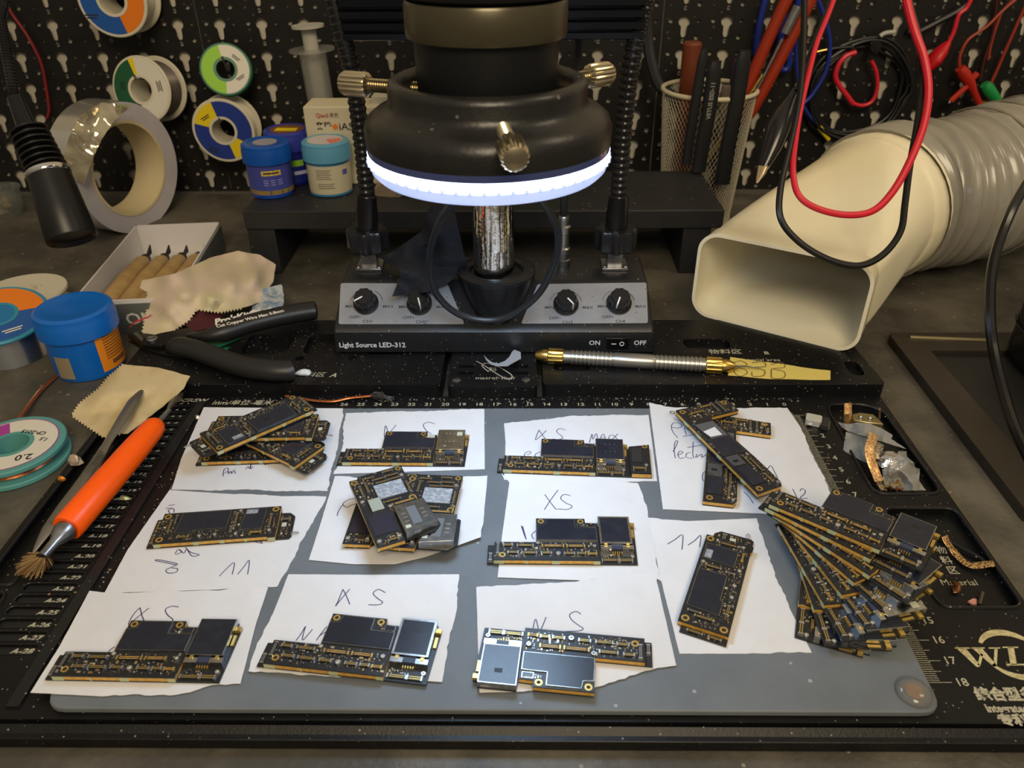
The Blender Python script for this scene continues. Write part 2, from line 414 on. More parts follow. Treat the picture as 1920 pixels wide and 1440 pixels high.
# WL emblem of the tray maker
def Q(x, y): p = G(1660+x/7.385, 1180+y/7.385, 0); return (p.x, p.y)
mb = MB()
for P in ([(985, 262), (1110, 262), (1312, 500), (1300, 520), (1262, 520)], [(1275, 495), (1316, 505), (1352, 355), (1318, 330)], [(1205, 262), (1335, 262), (1542, 500), (1530, 517), (1495, 517)],
          [(1498, 500), (1542, 505), (1556, 262), (1512, 262)], [(960, 252), (1172, 252), (1174, 268), (962, 268)], [(1190, 252), (1375, 252), (1377, 268), (1192, 268)], [(1432, 252), (1590, 252), (1590, 268), (1434, 268)],
          [(1690, 250), (1778, 250), (1822, 490), (1732, 490)], [(1620, 242), (1838, 242), (1840, 258), (1622, 258)], [(1672, 478), (2040, 478), (2050, 400), (2085, 400), (2090, 500), (1676, 500)]):
    mb.prism([Q(*p) for p in P], .0, .008)
ct = Vector(Q(1768, 345)); rt = (Vector(Q(1768, 45))-Vector(Q(1768, 668))).length/2
for a0, a1, s in ((25, 152, 1), (205, 322, 1)):
    o1 = []; i1 = []
    for k in range(25):
        a = radians(a0+(a1-a0)*k/24); th = .26*sin(pi*(.12+.76*k/24)) if a0 > 100 else .30*sin(pi*(.15+.7*k/24))
        o1.append(ct+Vector((cos(a), sin(a)))*rt); i1.append(ct+Vector((cos(a), sin(a)))*(rt-th))
    for k in range(24): mb.prism([o1[k], o1[k+1], i1[k+1], i1[k]], 0, .008)
part('emblem', mb, M('cream_print', (196, 186, 142), .6, n=(900, (160, 150, 112), .45, .6)), t, flat=True)
# raised rack along the back, in three pieces
for x0, x1, y1, cx in ((-40.2, -20.35, 10.3, 0), (-19.9, -14.55, 9.5, 1), (-14.2, 6.15, 10.3, 2)):
    mb = MB(); y0 = 2.0 if cx != 1 else 1.75
    P = rpoly([(x0, y0), (x1, y0), (x1-(0 if cx != 2 else .5), y1), (x0, y1)], .45, 4); hl = []
    if cx == 1: hl = [rrect(.95, .34, .06, 2, x, y) for x in (-18.9, -15.55) for y in (3.35, 4.15)]
    if cx == 0: hl = [rrect(3.0, 2.6, .5, 3, x, 7.0) for x in (-24, -28, -32)]+[[(x+.3*cos(k*.785), 5.15+.3*sin(k*.785)) for k in range(8)] for x in (-29.5, -26.2)]
    if cx == 2: hl = [rrect(2.2, .9, .3, 3, -12.4, 4.1), rrect(2.6, .8, .3, 3, -9.6, 6.6), rrect(3, 1.2, .4, 3, -3.5, 7.0), rrect(.9, 1.6, .3, 3, 4.9, 3.9)]
    holed(mb, P, hl, .35, .8); mb.prism(P, DZ, .35)
    part('rack', mb, platem, t, flat=True)
    mb = MB(); pp = rpoly([(x0+.12, y0+.05), (x1-.12, y0+.05)], .01, 1)
    mb.tube([(x0+.35, y0+.06, .8), (x1-.35, y0+.06, .8)], .035, 5); part('rack_edge', mb, blackg, t)
mb = MB(); p = G(1360, 660, .8); mb.text('物料区', .62, flat(p.x, p.y, .805), 1.15, .1, bold=.006)
p = G(1437, 662, .8); mb.text('B', .5, flat(p.x, p.y, .805), 1.2, bold=.01)
p = G(1488, 675, .8); mb2 = mb; mb.text('Material area', .5, flat(p.x-2.15, p.y, .805), 1.0, .1)
part('rack_words', mb, printm, t, flat=True); mb = MB()
p = G(626, 704, .8); mb.text('A', .62, flat(p.x, p.y, .805), 1.0, .3, bold=.012)
p = G(592, 703, .8); mb.text('料区', .6, flat(p.x, p.y, .805), 1.0, .2)
part('rack_words', mb, printm, t, flat=True); mb = MB()
p = G(928, 709, .8); mb.text('masrer tool', .45, flat(p.x, p.y, .805), 1.1)
p = G(924, 693, .8); mb.text('料', .55, flat(p.x, p.y, .805)); p = G(916, 686, .8)
P = [G(x, y, .81) for x, y in ((893, 677), (906, 684), (935, 703), (952, 711), (959, 709), (958, 702), (935, 688), (912, 681), (904, 686), (916, 697))]; stroke(mb, P, .07)
part('rack_emblem', mb, printm, t, flat=True)
mb = MB()
for px in (856, 986): p = G(px, 713, .8); mb = MB(); mb.lathe((p.x, p.y, .8), (0, 0, 1), [(.27, 0), (.27, .06), (.16, .1)], 14); part('screw', mb, steel, t)
# ---------------------------------------------------------------- grey mat
mb = MB(); mb.prism(rpoly([(-33.25, -19.5), (-.05, -19.5), (.1, .3), (-33.3, .3)], .8, 5), .008, .3)
t = thing('repair_mat', 'large grey silicone mat in the tray, all the paper slips lie on it', 'mat', (-16.5, -9.6, 0))
part('mat_sheet', mb, matm, t, bevel=.06)
mb = MB(); mb.text('全胶隔热垫-维修', .62, flat(-13.2, -.28, .302), 1.6); part('embossed_text', mb, M('mat_text', (100, 106, 108), .6), t, flat=True)
# ================================================================ PAPER SLIPS with handwriting
def px(l, ox, oy, s): return [(ox+x/s, oy+y/s) for x, y in l]
PAP = {}
def slip(key, pts, z, label, strokes, curl=None, torn=(), seed=1):
    poly = []
    W2 = G2(pts, z)
    n = len(W2); out = []
    r = random.Random(seed)
    for i in range(n):
        a, b = W2[i], W2[(i+1) % n]; L = (b-a).length; k = max(1, int(L/.22)); nr = Vector((-(b-a).y, (b-a).x))/max(L, 1e-5); ph = r.uniform(0, 6)
        for j in range(k):
            p = a+(b-a)*(j/k)
            if j: p = p+nr*((r.uniform(-1, 1)*.035+.05*sin(j*.35+ph)*sin(pi*j/k)) if i in torn else r.uniform(-1, 1)*.006)
            out.append(p)
    hz = (lambda x, y: z+.004*sin(x*1.1+seed)*sin(y*.9+seed)) if curl is None else (lambda x, y: z+curl(x, y))
    c = sum((Vector(p) for p in out), Vector((0, 0)))/len(out)
    t = thing('paper_slip', label, 'paper', (c.x, c.y, z), 0, 'torn white paper slips on the grey mat')
    mb = MB(); sheet(mb, out, hz, .012, .6); part('sheet', mb, paper, t, ang=60)
    if strokes:
        mb = MB()
        for s in strokes:
            P = []
            for x, y in s:
                q = G(x, y, z+.014)
                for _ in range(2): q = G(x, y, hz(q.x, q.y)+.014)
                P.append(Vector((q.x, q.y, hz(q.x, q.y)+.0175)))
            stroke(mb, P, .043)
        part('handwriting', mb, ink, t, flat=True, label='dark violet pen writing')
    PAP[key] = t
slip('P1', [(382, 764), (643, 766), (641, 790), (614, 921), (322, 918), (340, 860)], .306, 'paper slip under the leftmost pile of circuit boards, words below the pile',
     [px(s, 340, 720, 4) for s in ([(312, 692), (322, 640), (350, 632), (348, 655), (322, 667)], [(350, 648), (354, 674), (368, 655), (378, 672), (382, 655)], [(405, 643), (390, 652), (408, 664), (392, 672)],
      [(482, 640), (500, 618), (512, 635), (525, 590), (520, 636), (540, 618)], [(612, 600), (632, 590), (628, 608), (648, 592), (652, 606)])], torn=(1, 2, 3), seed=3)
slip('P2', [(648, 775), (908, 767), (909, 880), (625, 889), (640, 850)], .309, 'paper slip reading XS at the top left, a single board with silver reader on it',
     [px(s, 600, 400, 3) for s in ([(428, 1190), (395, 1230), (363, 1260), (368, 1195), (382, 1225), (403, 1248)], [(645, 1185), (610, 1174), (581, 1190), (598, 1222), (628, 1242)])], torn=(0, 3, 4), seed=5)
slip('P3', [(945, 794), (1000, 788), (1068, 780), (1216, 778), (1232, 902), (1100, 906), (945, 900), (948, 830)], .306, 'paper slip reading XS MAX at the top of the mat under the longest board',
     [px(s, 820, 720, 4) for s in ([(762, 345), (790, 385), (814, 416)], [(818, 348), (770, 395), (736, 420), (745, 388), (762, 345)], [(962, 347), (920, 334), (894, 355), (925, 385), (941, 405), (910, 416), (866, 412)],
      [(1140, 442), (1150, 405), (1161, 376), (1166, 416), (1192, 371), (1203, 420)], [(1213, 422), (1245, 374), (1264, 424)], [(1226, 405), (1258, 402)], [(1354, 374), (1318, 408), (1290, 416), (1290, 392), (1318, 384), (1354, 418)],
      [(650, 556), (658, 520), (690, 505), (700, 520), (672, 530)], [(730, 548), (742, 522), (782, 508)])], torn=(0, 1, 2, 4), seed=7)
slip('P4', [(1217, 755), (1262, 764), (1476, 765), (1500, 800), (1562, 935), (1528, 962), (1490, 966), (1243, 955)], .318, 'paper slip at the top right corner of the mat reading lectu and 12',
     [px(s, 1220, 740, 6.26) for s in ([(320, 508), (262, 440), (243, 375), (270, 332), (330, 335), (365, 362), (335, 390), (250, 385)], [(420, 475), (398, 385), (500, 462), (378, 492)], [(262, 672), (300, 600), (318, 545), (290, 550), (275, 640), (290, 748)],
      [(318, 712), (380, 680), (350, 662), (318, 700), (345, 748), (398, 738)], [(472, 680), (425, 690), (418, 735), (490, 748)], [(500, 552), (494, 700), (512, 748)], [(430, 622), (605, 590)], [(545, 698), (530, 738), (600, 698), (600, 738), (668, 690), (682, 700)],
      [(648, 893), (612, 930), (608, 990), (637, 1027)], [(1365, 880), (1410, 833), (1450, 900), (1492, 980)], [(1090, 1138), (1145, 1190), (1205, 1275)])]
     + [px(s, 1400, 900, 4.8) for s in ([(414, 80), (456, 167)], [(478, 98), (500, 78), (527, 95), (520, 125), (480, 163), (548, 166)])], torn=(0, 1, 3, 4), seed=9)
slip('P5', [(318, 919), (440, 927), (612, 931), (600, 955), (520, 1100), (400, 1106), (196, 1112), (240, 1030)], .321, 'paper slip at the middle left reading 11, some words turned sideways',
     [px(s, 0, 720, 4) for s in ([(1645, 1442), (1700, 1385), (1757, 1340), (1742, 1428)], [(1782, 1428), (1830, 1370), (1870, 1322), (1857, 1428)], [(1312, 905), (1262, 912)], [(1305, 965), (1300, 935), (1242, 932)], [(1275, 970), (1262, 945), (1290, 935)],
      [(1312, 1275), (1340, 1240), (1380, 1270), (1400, 1240), (1440, 1290), (1495, 1282), (1430, 1262), (1390, 1225)], [(1318, 1280), (1360, 1262), (1345, 1245)], [(1325, 1358), (1240, 1340), (1168, 1325), (1180, 1318), (1250, 1330), (1330, 1350), (1290, 1372), (1245, 1395), (1262, 1418), (1320, 1412), (1330, 1385), (1285, 1380)])]
     + [px(s, 340, 720, 4) for s in ([(500, 1160), (560, 1185), (612, 1195)], [(560, 1152), (605, 1192)])], torn=(1, 2, 3, 4), seed=11)
slip('P6', [(628, 893), (690, 897), (800, 900), (914, 892), (908, 960), (902, 1012), (800, 1045), (740, 1058), (660, 1058), (579, 1050), (600, 985)], .333, 'paper slip in the middle of the mat with one corner lifted, under the square boards',
     [px(s, 340, 720, 4) for s in ([(1308, 858), (1250, 870), (1212, 900), (1240, 925), (1285, 905), (1315, 900)], [(1212, 905), (1180, 950), (1168, 990)])]
     + [px(s, 820, 720, 4) for s in ([(90, 815), (105, 780), (150, 765)], [(135, 805), (155, 792), (180, 800)])],
     curl=lambda x, y: .85*max(0, (x+21.8)/8)**2.2*max(0, min(1, (-7.2-y)/4.6))**1.3+.0, torn=(0, 2, 4), seed=13)
slip('P7', [(940, 886), (945, 898), (1196, 906), (1206, 930), (1218, 985), (1240, 1090), (1226, 1082), (1080, 1088), (933, 1083), (942, 1000), (955, 905)], .336, 'paper slip reading XS just right of the bright centre of the mat',
     [px(s, 820, 720, 4) for s in ([(805, 828), (850, 890), (892, 943)], [(905, 795), (850, 870), (803, 943)], [(1000, 838), (950, 829), (925, 858), (960, 890), (1010, 916), (980, 940), (898, 937)],
      [(668, 1168), (630, 1062), (648, 1120), (665, 1160), (640, 1068)], [(740, 1102), (708, 1130), (722, 1165)])], torn=(1, 3, 4, 6), seed=15)
slip('P8', [(1213, 971), (1300, 977), (1419, 972), (1440, 1040), (1480, 1140), (1522, 1224), (1400, 1226), (1274, 1226), (1240, 1090)], .306, 'paper slip at the lower right reading 11 with one upright board',
     [px(s, 1200, 720, 2.667) for s in ([(137, 801), (175, 778), (213, 755), (210, 829)], [(240, 806), (275, 782), (304, 757), (298, 816)])], torn=(0, 2, 3, 5), seed=17)
slip('P9', [(168, 1108), (192, 1111), (360, 1108), (503, 1101), (480, 1170), (451, 1282), (396, 1285), (330, 1303), (190, 1306), (57, 1299), (110, 1215)], .348, 'paper slip reading XS at the bottom left corner of the mat',
     [px(s, 0, 1080, 4) for s in ([(1050, 237), (1066, 300), (1088, 357)], [(1118, 240), (1040, 302), (963, 364), (1000, 290), (1050, 237)], [(1340, 233), (1290, 227), (1241, 250), (1256, 292), (1297, 328), (1270, 352), (1193, 357)],
      [(798, 596), (828, 552), (862, 532)], [(740, 594), (767, 570)], [(640, 606), (650, 586), (660, 602), (664, 580)])], torn=(1, 2, 5, 6, 7), seed=19)
slip('P10', [(541, 1077), (700, 1078), (861, 1077), (857, 1130), (829, 1279), (700, 1275), (600, 1267), (466, 1259), (480, 1215), (512, 1150)], .360, 'paper slip reading XS, middle one of the bottom row of slips',
     [px(s, 440, 1080, 4) for s in ([(812, 100), (840, 155), (863, 213)], [(864, 98), (800, 172), (756, 227), (775, 190), (812, 100)], [(1130, 126), (1080, 101), (1038, 130), (1074, 170), (1110, 196), (1080, 216), (1003, 216)],
      [(460, 484), (500, 430), (532, 377), (516, 430), (510, 482), (555, 435), (584, 400)], [(612, 485), (650, 430), (692, 380)], [(632, 452), (684, 418)])], torn=(2, 3, 4, 5, 6, 7, 8), seed=21)
slip('P11', [(893, 1101), (960, 1098), (1100, 1088), (1230, 1073), (1234, 1100), (1268, 1248), (1210, 1258), (1110, 1290), (980, 1297), (899, 1299)], .360, 'paper slip with a large S at the bottom centre right of the mat',
     [px(s, 860, 1080, 4) for s in ([(558, 392), (578, 322), (608, 410), (656, 308)], [(917, 287), (880, 266), (833, 290), (848, 330), (900, 370), (934, 396), (900, 412), (800, 416)])], torn=(0, 1, 2, 3, 5, 6, 7), seed=23)
# ================================================================ CIRCUIT BOARDS
def ptlist(o, k=None): return o
def conn_part(t, u, v, L, w=.15, z=.30, rz=0, style=0):
    mb = MB(); X = Matrix.Translation((u, v, 0)) @ Matrix.Rotation(rz, 4, 'Z')
    mb.mat(0).box((0, 0, z+.03), (L, w, .06), M4=X)
    mb.mat(1).box((0, w*.22, z+.063), (L*.8, w*.16, .012), M4=X); mb.box((0, -w*.22, z+.063), (L*.8, w*.16, .012), M4=X)
    mb.mat(2)
    for s in (-1, 1): mb.box((s*L/2, 0, z+.035), (.06, w*1.08, .078), M4=X)
    part('connector', mb, [conn, (gold, silver, goldflat)[style], (silver, silver, gold)[style]], t, W=False, flat=True)
def stand_part(t, u, v, z=.30, r=.105):
    mb = MB(); mb.mat(0).lathe((u, v, z), (0, 0, 1), [(r, 0), (r, .05), (r*.85, .09), (r*.5, .09), (r*.42, .03), (.001, .03)], 12)
    part('standoff', mb, [silver], t, W=False)
def hole_part(t, u, v, z=.30, r=.15, c=0):
    mb = MB(); mb.mat(0).lathe((u, v, z), (0, 0, 1), [(r, 0), (r, .014), (r*.55, .014), (r*.55, .0)], 14); mb.mat(1).lathe((u, v, z), (0, 0, 1), [(r*.52, 0), (r*.52, .005)], 10)
    part('mounting_ring', mb, [gold, (M('dark_hole', (46, 26, 16), .6))], t, W=False)
def film_part(t, P, z=.30, h=.06, film=None, metal=None, inset=.02, name='shield', label=None, mark=None):
    mb = MB(); P = [Vector(p) for p in P]; mb.mat(0).prism(P, z, z+h)
    c = sum(P, Vector((0, 0)))/len(P)
    n = len(P); a = sum(P[i].x*P[(i+1) % n].y-P[(i+1) % n].x*P[i].y for i in range(n)); sg = 1 if a > 0 else -1
    ins = []
    for i, p in enumerate(P):
        e1 = (p-P[i-1]).normalized(); e2 = (P[(i+1) % n]-p).normalized()
        n1 = Vector((-e1.y, e1.x))*sg; n2 = Vector((-e2.y, e2.x))*sg; m = (n1+n2); m = m/max(m.dot(n1), .3)
        ins.append(p+m*inset)
    mb.mat(1).prism(ins, z+h, z+h+.008)
    if mark:
        mb.mat(2)
        mb.box((mark[0]+.14, mark[1]+.1, z+h+.0095), (.3, .2, .003))
    part(name, mb, [metal or tin, film or sticker, M('film_print', (24, 25, 30), .5)], t, W=False, flat=True, label=label)
def smd_part(t, zones, avoid, seed, dens=26):
    r = random.Random(seed); mb = MB(); used = []
    for (x0, y0, x1, y1, z) in zones:
        k = int((x1-x0)*(y1-y0)*dens)
        for _ in range(k*2):
            u, v = r.uniform(x0+.05, x1-.05), r.uniform(y0+.05, y1-.05)
            if any(a[0] < u < a[2] and a[1] < v < a[3] for a in avoid): continue
            L, w = r.choice([(.10, .05), (.07, .035), (.07, .035), (.14, .08), (.05, .03)])
            if r.random() < .5: L, w = w, L
            if any(abs(u-q[0]) < (L+q[2])/2+.02 and abs(v-q[1]) < (w+q[3])/2+.02 for q in used): continue
            used.append((u, v, L, w)); m = r.choice([0, 0, 1, 2, 3, 4, 5]); h = r.uniform(.02, .05)
            mb.mat(m).box((u, v, z+h/2), (L*.62 if L > w else L, w*.62 if w > L else w, h))
            mb.mat(5 if r.random() < .7 else 2)
            if L > w:
                for s in (-1, 1): mb.box((u+s*L*.4, v, z+h*.46), (L*.2, w, h*.9))
            else:
                for s in (-1, 1): mb.box((u, v+s*w*.4, z+h*.46), (L, w*.2, h*.9))
    part('small_components', mb, [conn, tan, gold, cream, M('brown_cap', (112, 84, 58), .5), silver], t, W=False, flat=True, kind='stuff')
def band_part(t, up, front, seed):
    """gold plated side wall of the sandwich, with pale resist patches along the front run"""
    mb = MB(); mb.mat(0).prism(up, .05, .245)
    for (a, b, y) in front:
        mb.mat(1).box(((a+b)/2, y-.004 if y < 1 else y+.004, .147), (b-a, .012, .196))
    part('gold_side_wall', mb, [goldflat, solderg, pcb], t, W=False, flat=True)
def loop_part(t, u, v, rz=0, z=.08):
    X = Matrix.Translation((u, v, z)) @ Matrix.Rotation(rz, 4, 'Z'); mb = MB()
    P = [X @ Vector(p) for p in ((0, .06, 0), (.28, .06, .02), (.38, 0, .02), (.28, -.06, .02), (0, -.06, 0))]
    mb.tube(P, .022, 6); part('antenna_clip', mb, silver, t, W=False)
def base_layers(t, low, up):
    mb = MB(); mb.prism(low, 0, .08); part('lower_layer', mb, pcb, t, W=False, flat=True)
    mb = MB(); mb.prism(up, .245, .30); part('upper_layer', mb, pcb, t, W=False, flat=True)
BG = 'phone circuit boards laid out on the mat'
def xs_board(label, loc, rz, variant=0, seed=1, group=BG):
    t = thing('circuit_board', label, 'circuit board', loc, rz, group)
    e = variant == 2; Rr_ = 7.9 if e else 6.7
    low = [(0, 0), (Rr_, 0), (Rr_+.08, 2.5 if e else 2.55), (Rr_-.2 if e else 6.58, 2.55), (6.8 if e else 6.58, 2.3 if e else 2.6), (6.58, 2.8), (5.1, 2.8), (5.05, 2.4), (4.5, 2.42), (4.48, 2.7), (2.2, 2.7), (2.2, 1.12), (0, 1.12)]
    up = [(.3, 0), (5.04, 0), (5.04, 2.4), (4.5, 2.42), (4.48, 2.7), (2.2, 2.7), (2.2, 1.12), (.3, 1.12)]
    base_layers(t, low, up); band_part(t, up, ((.3, .75, 0), (2.9, 3.25, 0), (4.75, 5.04, 0), (1.75, 1.82, 0)), seed)
    if e:
        mb = MB(); mb.prism([(6.85, 0), (7.88, 0), (7.94, 2.48), (6.85, 2.25)], .08, .3); part('end_block', mb, pcb, t, W=False, flat=True)
        mb = MB(); mb.prism([(6.9, -.015), (7.86, -.015), (7.86, 0), (6.9, 0)], .06, .26); part('gold_side_wall', mb, goldflat, t, W=False, flat=True)
        hole_part(t, 7.7, 2.3); stand_part(t, 7.65, .65); conn_part(t, 7.3, .4, .6, .2)
        film_part(t, [(6.95, .9), (7.5, .9), (7.5, 2.2), (6.95, 2.1)], .3, .02, M('end_film', (42, 40, 44), .4), pcb)
    for u, v, L, s in ((.92, .88, .4, 0), (1.7, .86, .7, 0), (1.15, .42, .45, 0), (1.88, .4, .65, 0), (2.65, .4, .45, 0), (3.68, .38, .45, 0), (4.22, .38, .35, 0), (4.7, .36, .36, 2)): conn_part(t, u, v, L, .15, .3, 0, s)
    conn_part(t, 2.95, .84, .95, .17, .3, 0, 2); conn_part(t, 3.98, .84, .78, .17, .3, 0, 2); conn_part(t, .47, .68, .62, .14, .3, pi/2, 1)
    conn_part(t, 5.5, .2, .72, .17, .08, 0, 0); conn_part(t, 6.2, .2, .55, .2, .08, 0, 0); conn_part(t, .14, .35, .4, .14, .08, pi/2, 1)
    hole_part(t, .68, .3); hole_part(t, 2.42, 2.5); hole_part(t, 4.28, 2.5)
    stand_part(t, 3.18, .36, .3, .13); stand_part(t, 4.82, .84); stand_part(t, 2.28, 1.0); stand_part(t, 6.5, .42, .08)
    film_part(t, [(2.22, 1.2), (4.98, 1.2), (4.98, 2.02), (4.0, 2.04), (4.0, 2.62), (2.68, 2.62), (2.62, 2.28), (2.22, 2.25)], .3, .06, inset=.02)
    film_part(t, [(4.5, 2.1), (4.95, 2.1), (4.95, 2.36), (4.5, 2.36)], .3, .03, (sticker, cream, conn)[variant % 3], tin, name='chip')
    # card reader / modem block at the right hand end
    if variant == 1:
        film_part(t, [(5.1, 1.0), (6.56, 1.0), (6.56, 2.78), (5.1, 2.78)], .08, .30, tin, tin, name='card_reader')
        mb = MB()
        for i in range(3):
            for j in range(2): mb.mat(0).box((5.55+i*.22, 1.75+j*.7, .392), (.05, .09, .012))
        mb.mat(1).box((6.28, 2.4, .392), (.3, .32, .01)); mb.mat(0).box((5.55, 1.35, .392), (.14, .1, .012)); part('contact_springs', mb, [silver, cream], t, W=False, flat=True)
    else:
        film_part(t, [(5.1, 1.0), (6.56, 1.0), (6.56, 2.78), (5.1, 2.78)], .08, .30, sticker, tin, inset=.03 if variant != 3 else .09, name='card_reader', mark=(5.7, 2.1) if variant == 0 or variant == 3 else None)
        if variant == 2:
            mb = MB()
            for i in range(3):
                for j in range(2): mb.lathe((5.6+i*.24, 1.65+j*.62, .388), (0, 0, 1), [(.035, 0), (.035, .012)], 8)
            part('contact_springs', mb, silver, t, W=False, flat=True)
    mb = MB(); mb.mat(0).box((5.35, .82, .2), (.5, .24, .24)); mb.box((6.35, .82, .2), (.5, .24, .24)); mb.mat(1).box((5.85, .86, .2), (.5, .26, .22))
    mb.mat(2)
    for k in range(5): mb.box((5.65+k*.1, .62, .14), (.045, .12, .1))
    for k in (5.35, 6.35): mb.box((k, .95, .33), (.14, .2, .03))
    part('reader_contacts', mb, [tin, M('blue_grey_flex', (48, 56, 78), .4), gold], t, W=False, flat=True)
    mb = MB(); mb.box((6.68, 2.42, .16), (.22, .2, .14)); mb.box((6.66, 1.9, .12), (.12, .5, .06)); part('end_tab', mb, gold, t, W=False, flat=True)
    smd_part(t, [(.3, .1, 5.0, 1.1, .3), (5.1, .05, 6.65, .6, .08), (4.1, 2.05, 4.95, 2.4, .3)], [(2.4, .7, 4.5, 1), (.55, .1, .85, .5), (2.95, .15, 3.4, .6), (.35, .3, .6, 1.05), (1.2, .75, 2.1, 1), (1.5, .3, 2.9, .5), (3.4, .28, 4.95, .5), (4.7, .7, 4.95, 1), (5.1, .1, 5.9, .3), (5.9, .1, 6.6, .55), (.65, .75, 1.2, 1.)], seed)
    return t
def b11(label, loc, rz, seed=1, group=BG, film2=False):
    t = thing('circuit_board', label, 'circuit board', loc, rz, group)
    low = [(0, 0), (6.4, 0), (6.5, .15), (6.5, 1.5), (6.25, 1.76), (5.82, 1.78), (5.8, 2.05), (.35, 2.05), (.33, 1.88), (0, 1.88)]
    up = [(.33, 0), (5.45, 0), (5.45, -.06), (5.8, -.06), (5.8, 2.05), (.33, 2.05)]
    base_layers(t, low, up); band_part(t, up, ((.33, .62, 0), (2.1, 2.35, 0), (3.3, 3.5, 0), (4.4, 4.5, 0), (5.5, 5.8, -.06), (.5, .8, 2.05), (2.0, 2.2, 2.05), (3.7, 4.0, 2.05), (5.5, 5.8, 2.05)), seed)
    hole_part(t, .56, .24, r=.17); hole_part(t, .56, 1.8, r=.17); hole_part(t, 5.58, 1.84, r=.17)
    film_part(t, [(1.15, .55), (2.0, .55), (2.0, .68), (3.5, .68), (3.5, 1.92), (1.25, 1.92)], .3, .07, mark=(2.5, 1.15))
    film_part(t, [(4.12, .5), (5.12, .5), (5.18, 1.92), (4.2, 1.92)], .3, .07)
    film_part(t, [(4.25, 1.55), (4.78, 1.55), (4.78, 1.85), (4.25, 1.85)], .378, .012, stickerg, stickerg, name='grey_patch')
    conn_part(t, .82, 1.1, .75, .13, .3, pi/2, 0); conn_part(t, 1.0, 1.55, .5, .1, .3, pi/2, 1); conn_part(t, 3.82, 1.35, .65, .14, .3, pi/2); conn_part(t, 3.72, .6, .35, .12, .3, pi/2, 1); conn_part(t, 5.45, 1.0, .85, .13, .3, pi/2, 0)
    conn_part(t, 1.6, .28, .5, .14); conn_part(t, 4.9, .27, .45, .12, .3, 0, 2); conn_part(t, .16, 1.3, .6, .13, .08, pi/2); conn_part(t, .16, .5, .5, .13, .08, pi/2); conn_part(t, 6.1, 1.3, .4, .2, .08, 0, 1)
    for u, v in ((2.35, .28), (3.05, .3), (4.0, .26), (3.95, 1.82), (5.5, .35)): stand_part(t, u, v)
    film_part(t, [(5.95, .75), (6.2, .75), (6.2, 1.05), (5.95, 1.05)], .08, .05, cream, tin, name='chip')
    loop_part(t, 6.45, .3)
    smd_part(t, [(.9, .08, 5.4, .52, .3), (.35, .45, 1.1, 1.6, .3), (3.55, .5, 4.1, 1.95, .3), (5.2, .3, 5.75, 1.6, .3), (5.85, .08, 6.4, 1.6, .08), (.02, .1, .3, 1.8, .08), (2.0, .5, 3.5, .66, .3)],
             [(1.3, .2, 1.9, .4), (2.2, .15, 2.5, .45), (2.9, .15, 3.2, .45), (3.85, .15, 4.15, .4), (.7, .7, .92, 1.5), (3.7, 1, 3.95, 1.7), (5.35, .5, 5.6, 1.5), (5.9, .7, 6.25, 1.5), (4.65, .2, 5.15, .36)], seed, 34)
    return t
def b12(label, loc, rz, seed=1, group=BG, patch=True):
    t = thing('circuit_board', label, 'circuit board', loc, rz, group)
    low = [(0, 0), (1.45, .1), (1.6, .4), (1.6, 2.5), (1.45, 6.1), (1.5, 6.4), (3.3, 6.4), (3.3, 7.55), (.05, 7.66), (0, 7.6)]
    base_layers(t, low, low); band_part(t, low, (), seed)
    mb = MB()
    for a in (1.2, 3.3, 5.2, 6.5): mb.box((-.004, a, .147), (.014, .35, .196))
    part('resist_patch', mb, solderg, t, W=False, flat=True)
    hole_part(t, .3, .3, r=.17); hole_part(t, .28, 7.35, r=.17); hole_part(t, 2.95, 7.35, r=.17)
    film_part(t, [(.12, .6), (.9, .6), (.9, 2.05), (.12, 2.05)], .3, .03, metal=pcb)
    film_part(t, [(.12, 2.15), (.82, 2.15), (.82, 2.95), (.12, 2.95)], .3, .06, M('module_film', (66, 66, 70), .4), name='chip', mark=(.3, 2.4))
    film_part(t, [(.1, 3.05), (1.42, 3.05), (1.4, 4.55), (.1, 4.55)], .3, .07)
    film_part(t, [(.35, 4.6), (1.38, 4.6), (1.35, 6.0), (.2, 6.0)], .3, .04, M('grey_film', (84, 84, 88), .4), M('grey_film_edge', (60, 60, 62), .4))
    if patch: film_part(t, [(.42, 4.75), (1.1, 4.7), (1.12, 5.45), (.3, 5.3)], .345, .006, paper, paper, name='white_patch')
    conn_part(t, 1.25, 1.9, 1.0, .14, .3, pi/2); conn_part(t, 1.03, 2.3, .9, .12, .3, pi/2); conn_part(t, 1.2, .8, .6, .13, .3, pi/2); conn_part(t, 2.2, 7.1, .8, .15, .3, -pi/2, 1); conn_part(t, 2.55, 7.0, .9, .15, .3, -pi/2, 1); conn_part(t, 1.0, 7.0, .7, .14, .3, 0, 2); conn_part(t, 1.75, 7.35, .6, .14, .3, 0, 2)
    for u, v in ((.35, 6.25), (3.1, 6.6), (1.4, .35), (1.3, 2.75), (1.7, 6.9)): stand_part(t, u, v)
    mb = MB(); mb.lathe((-.12, 7.75, .1), (0, 0, 1), [(.16, 0), (.16, .04), (.09, .04), (.09, 0)], 12, cap=False, close=True); part('antenna_clip', mb, silver, t, W=False)
    smd_part(t, [(.35, 6.35, 3.25, 7.6, .3), (.9, .3, 1.58, 3.0, .3), (.02, 3.0, .12, 6.2, .3)], [(2.05, 6.5, 2.7, 7.6), (.6, 6.9, 1.4, 7.1), (1.1, 1.3, 1.35, 2.5), (2.9, 6.4, 3.3, 6.8), (1.15, .5, 1.3, 1.1), (1.4, 7.2, 2.1, 7.5)], seed, 30)
    return t
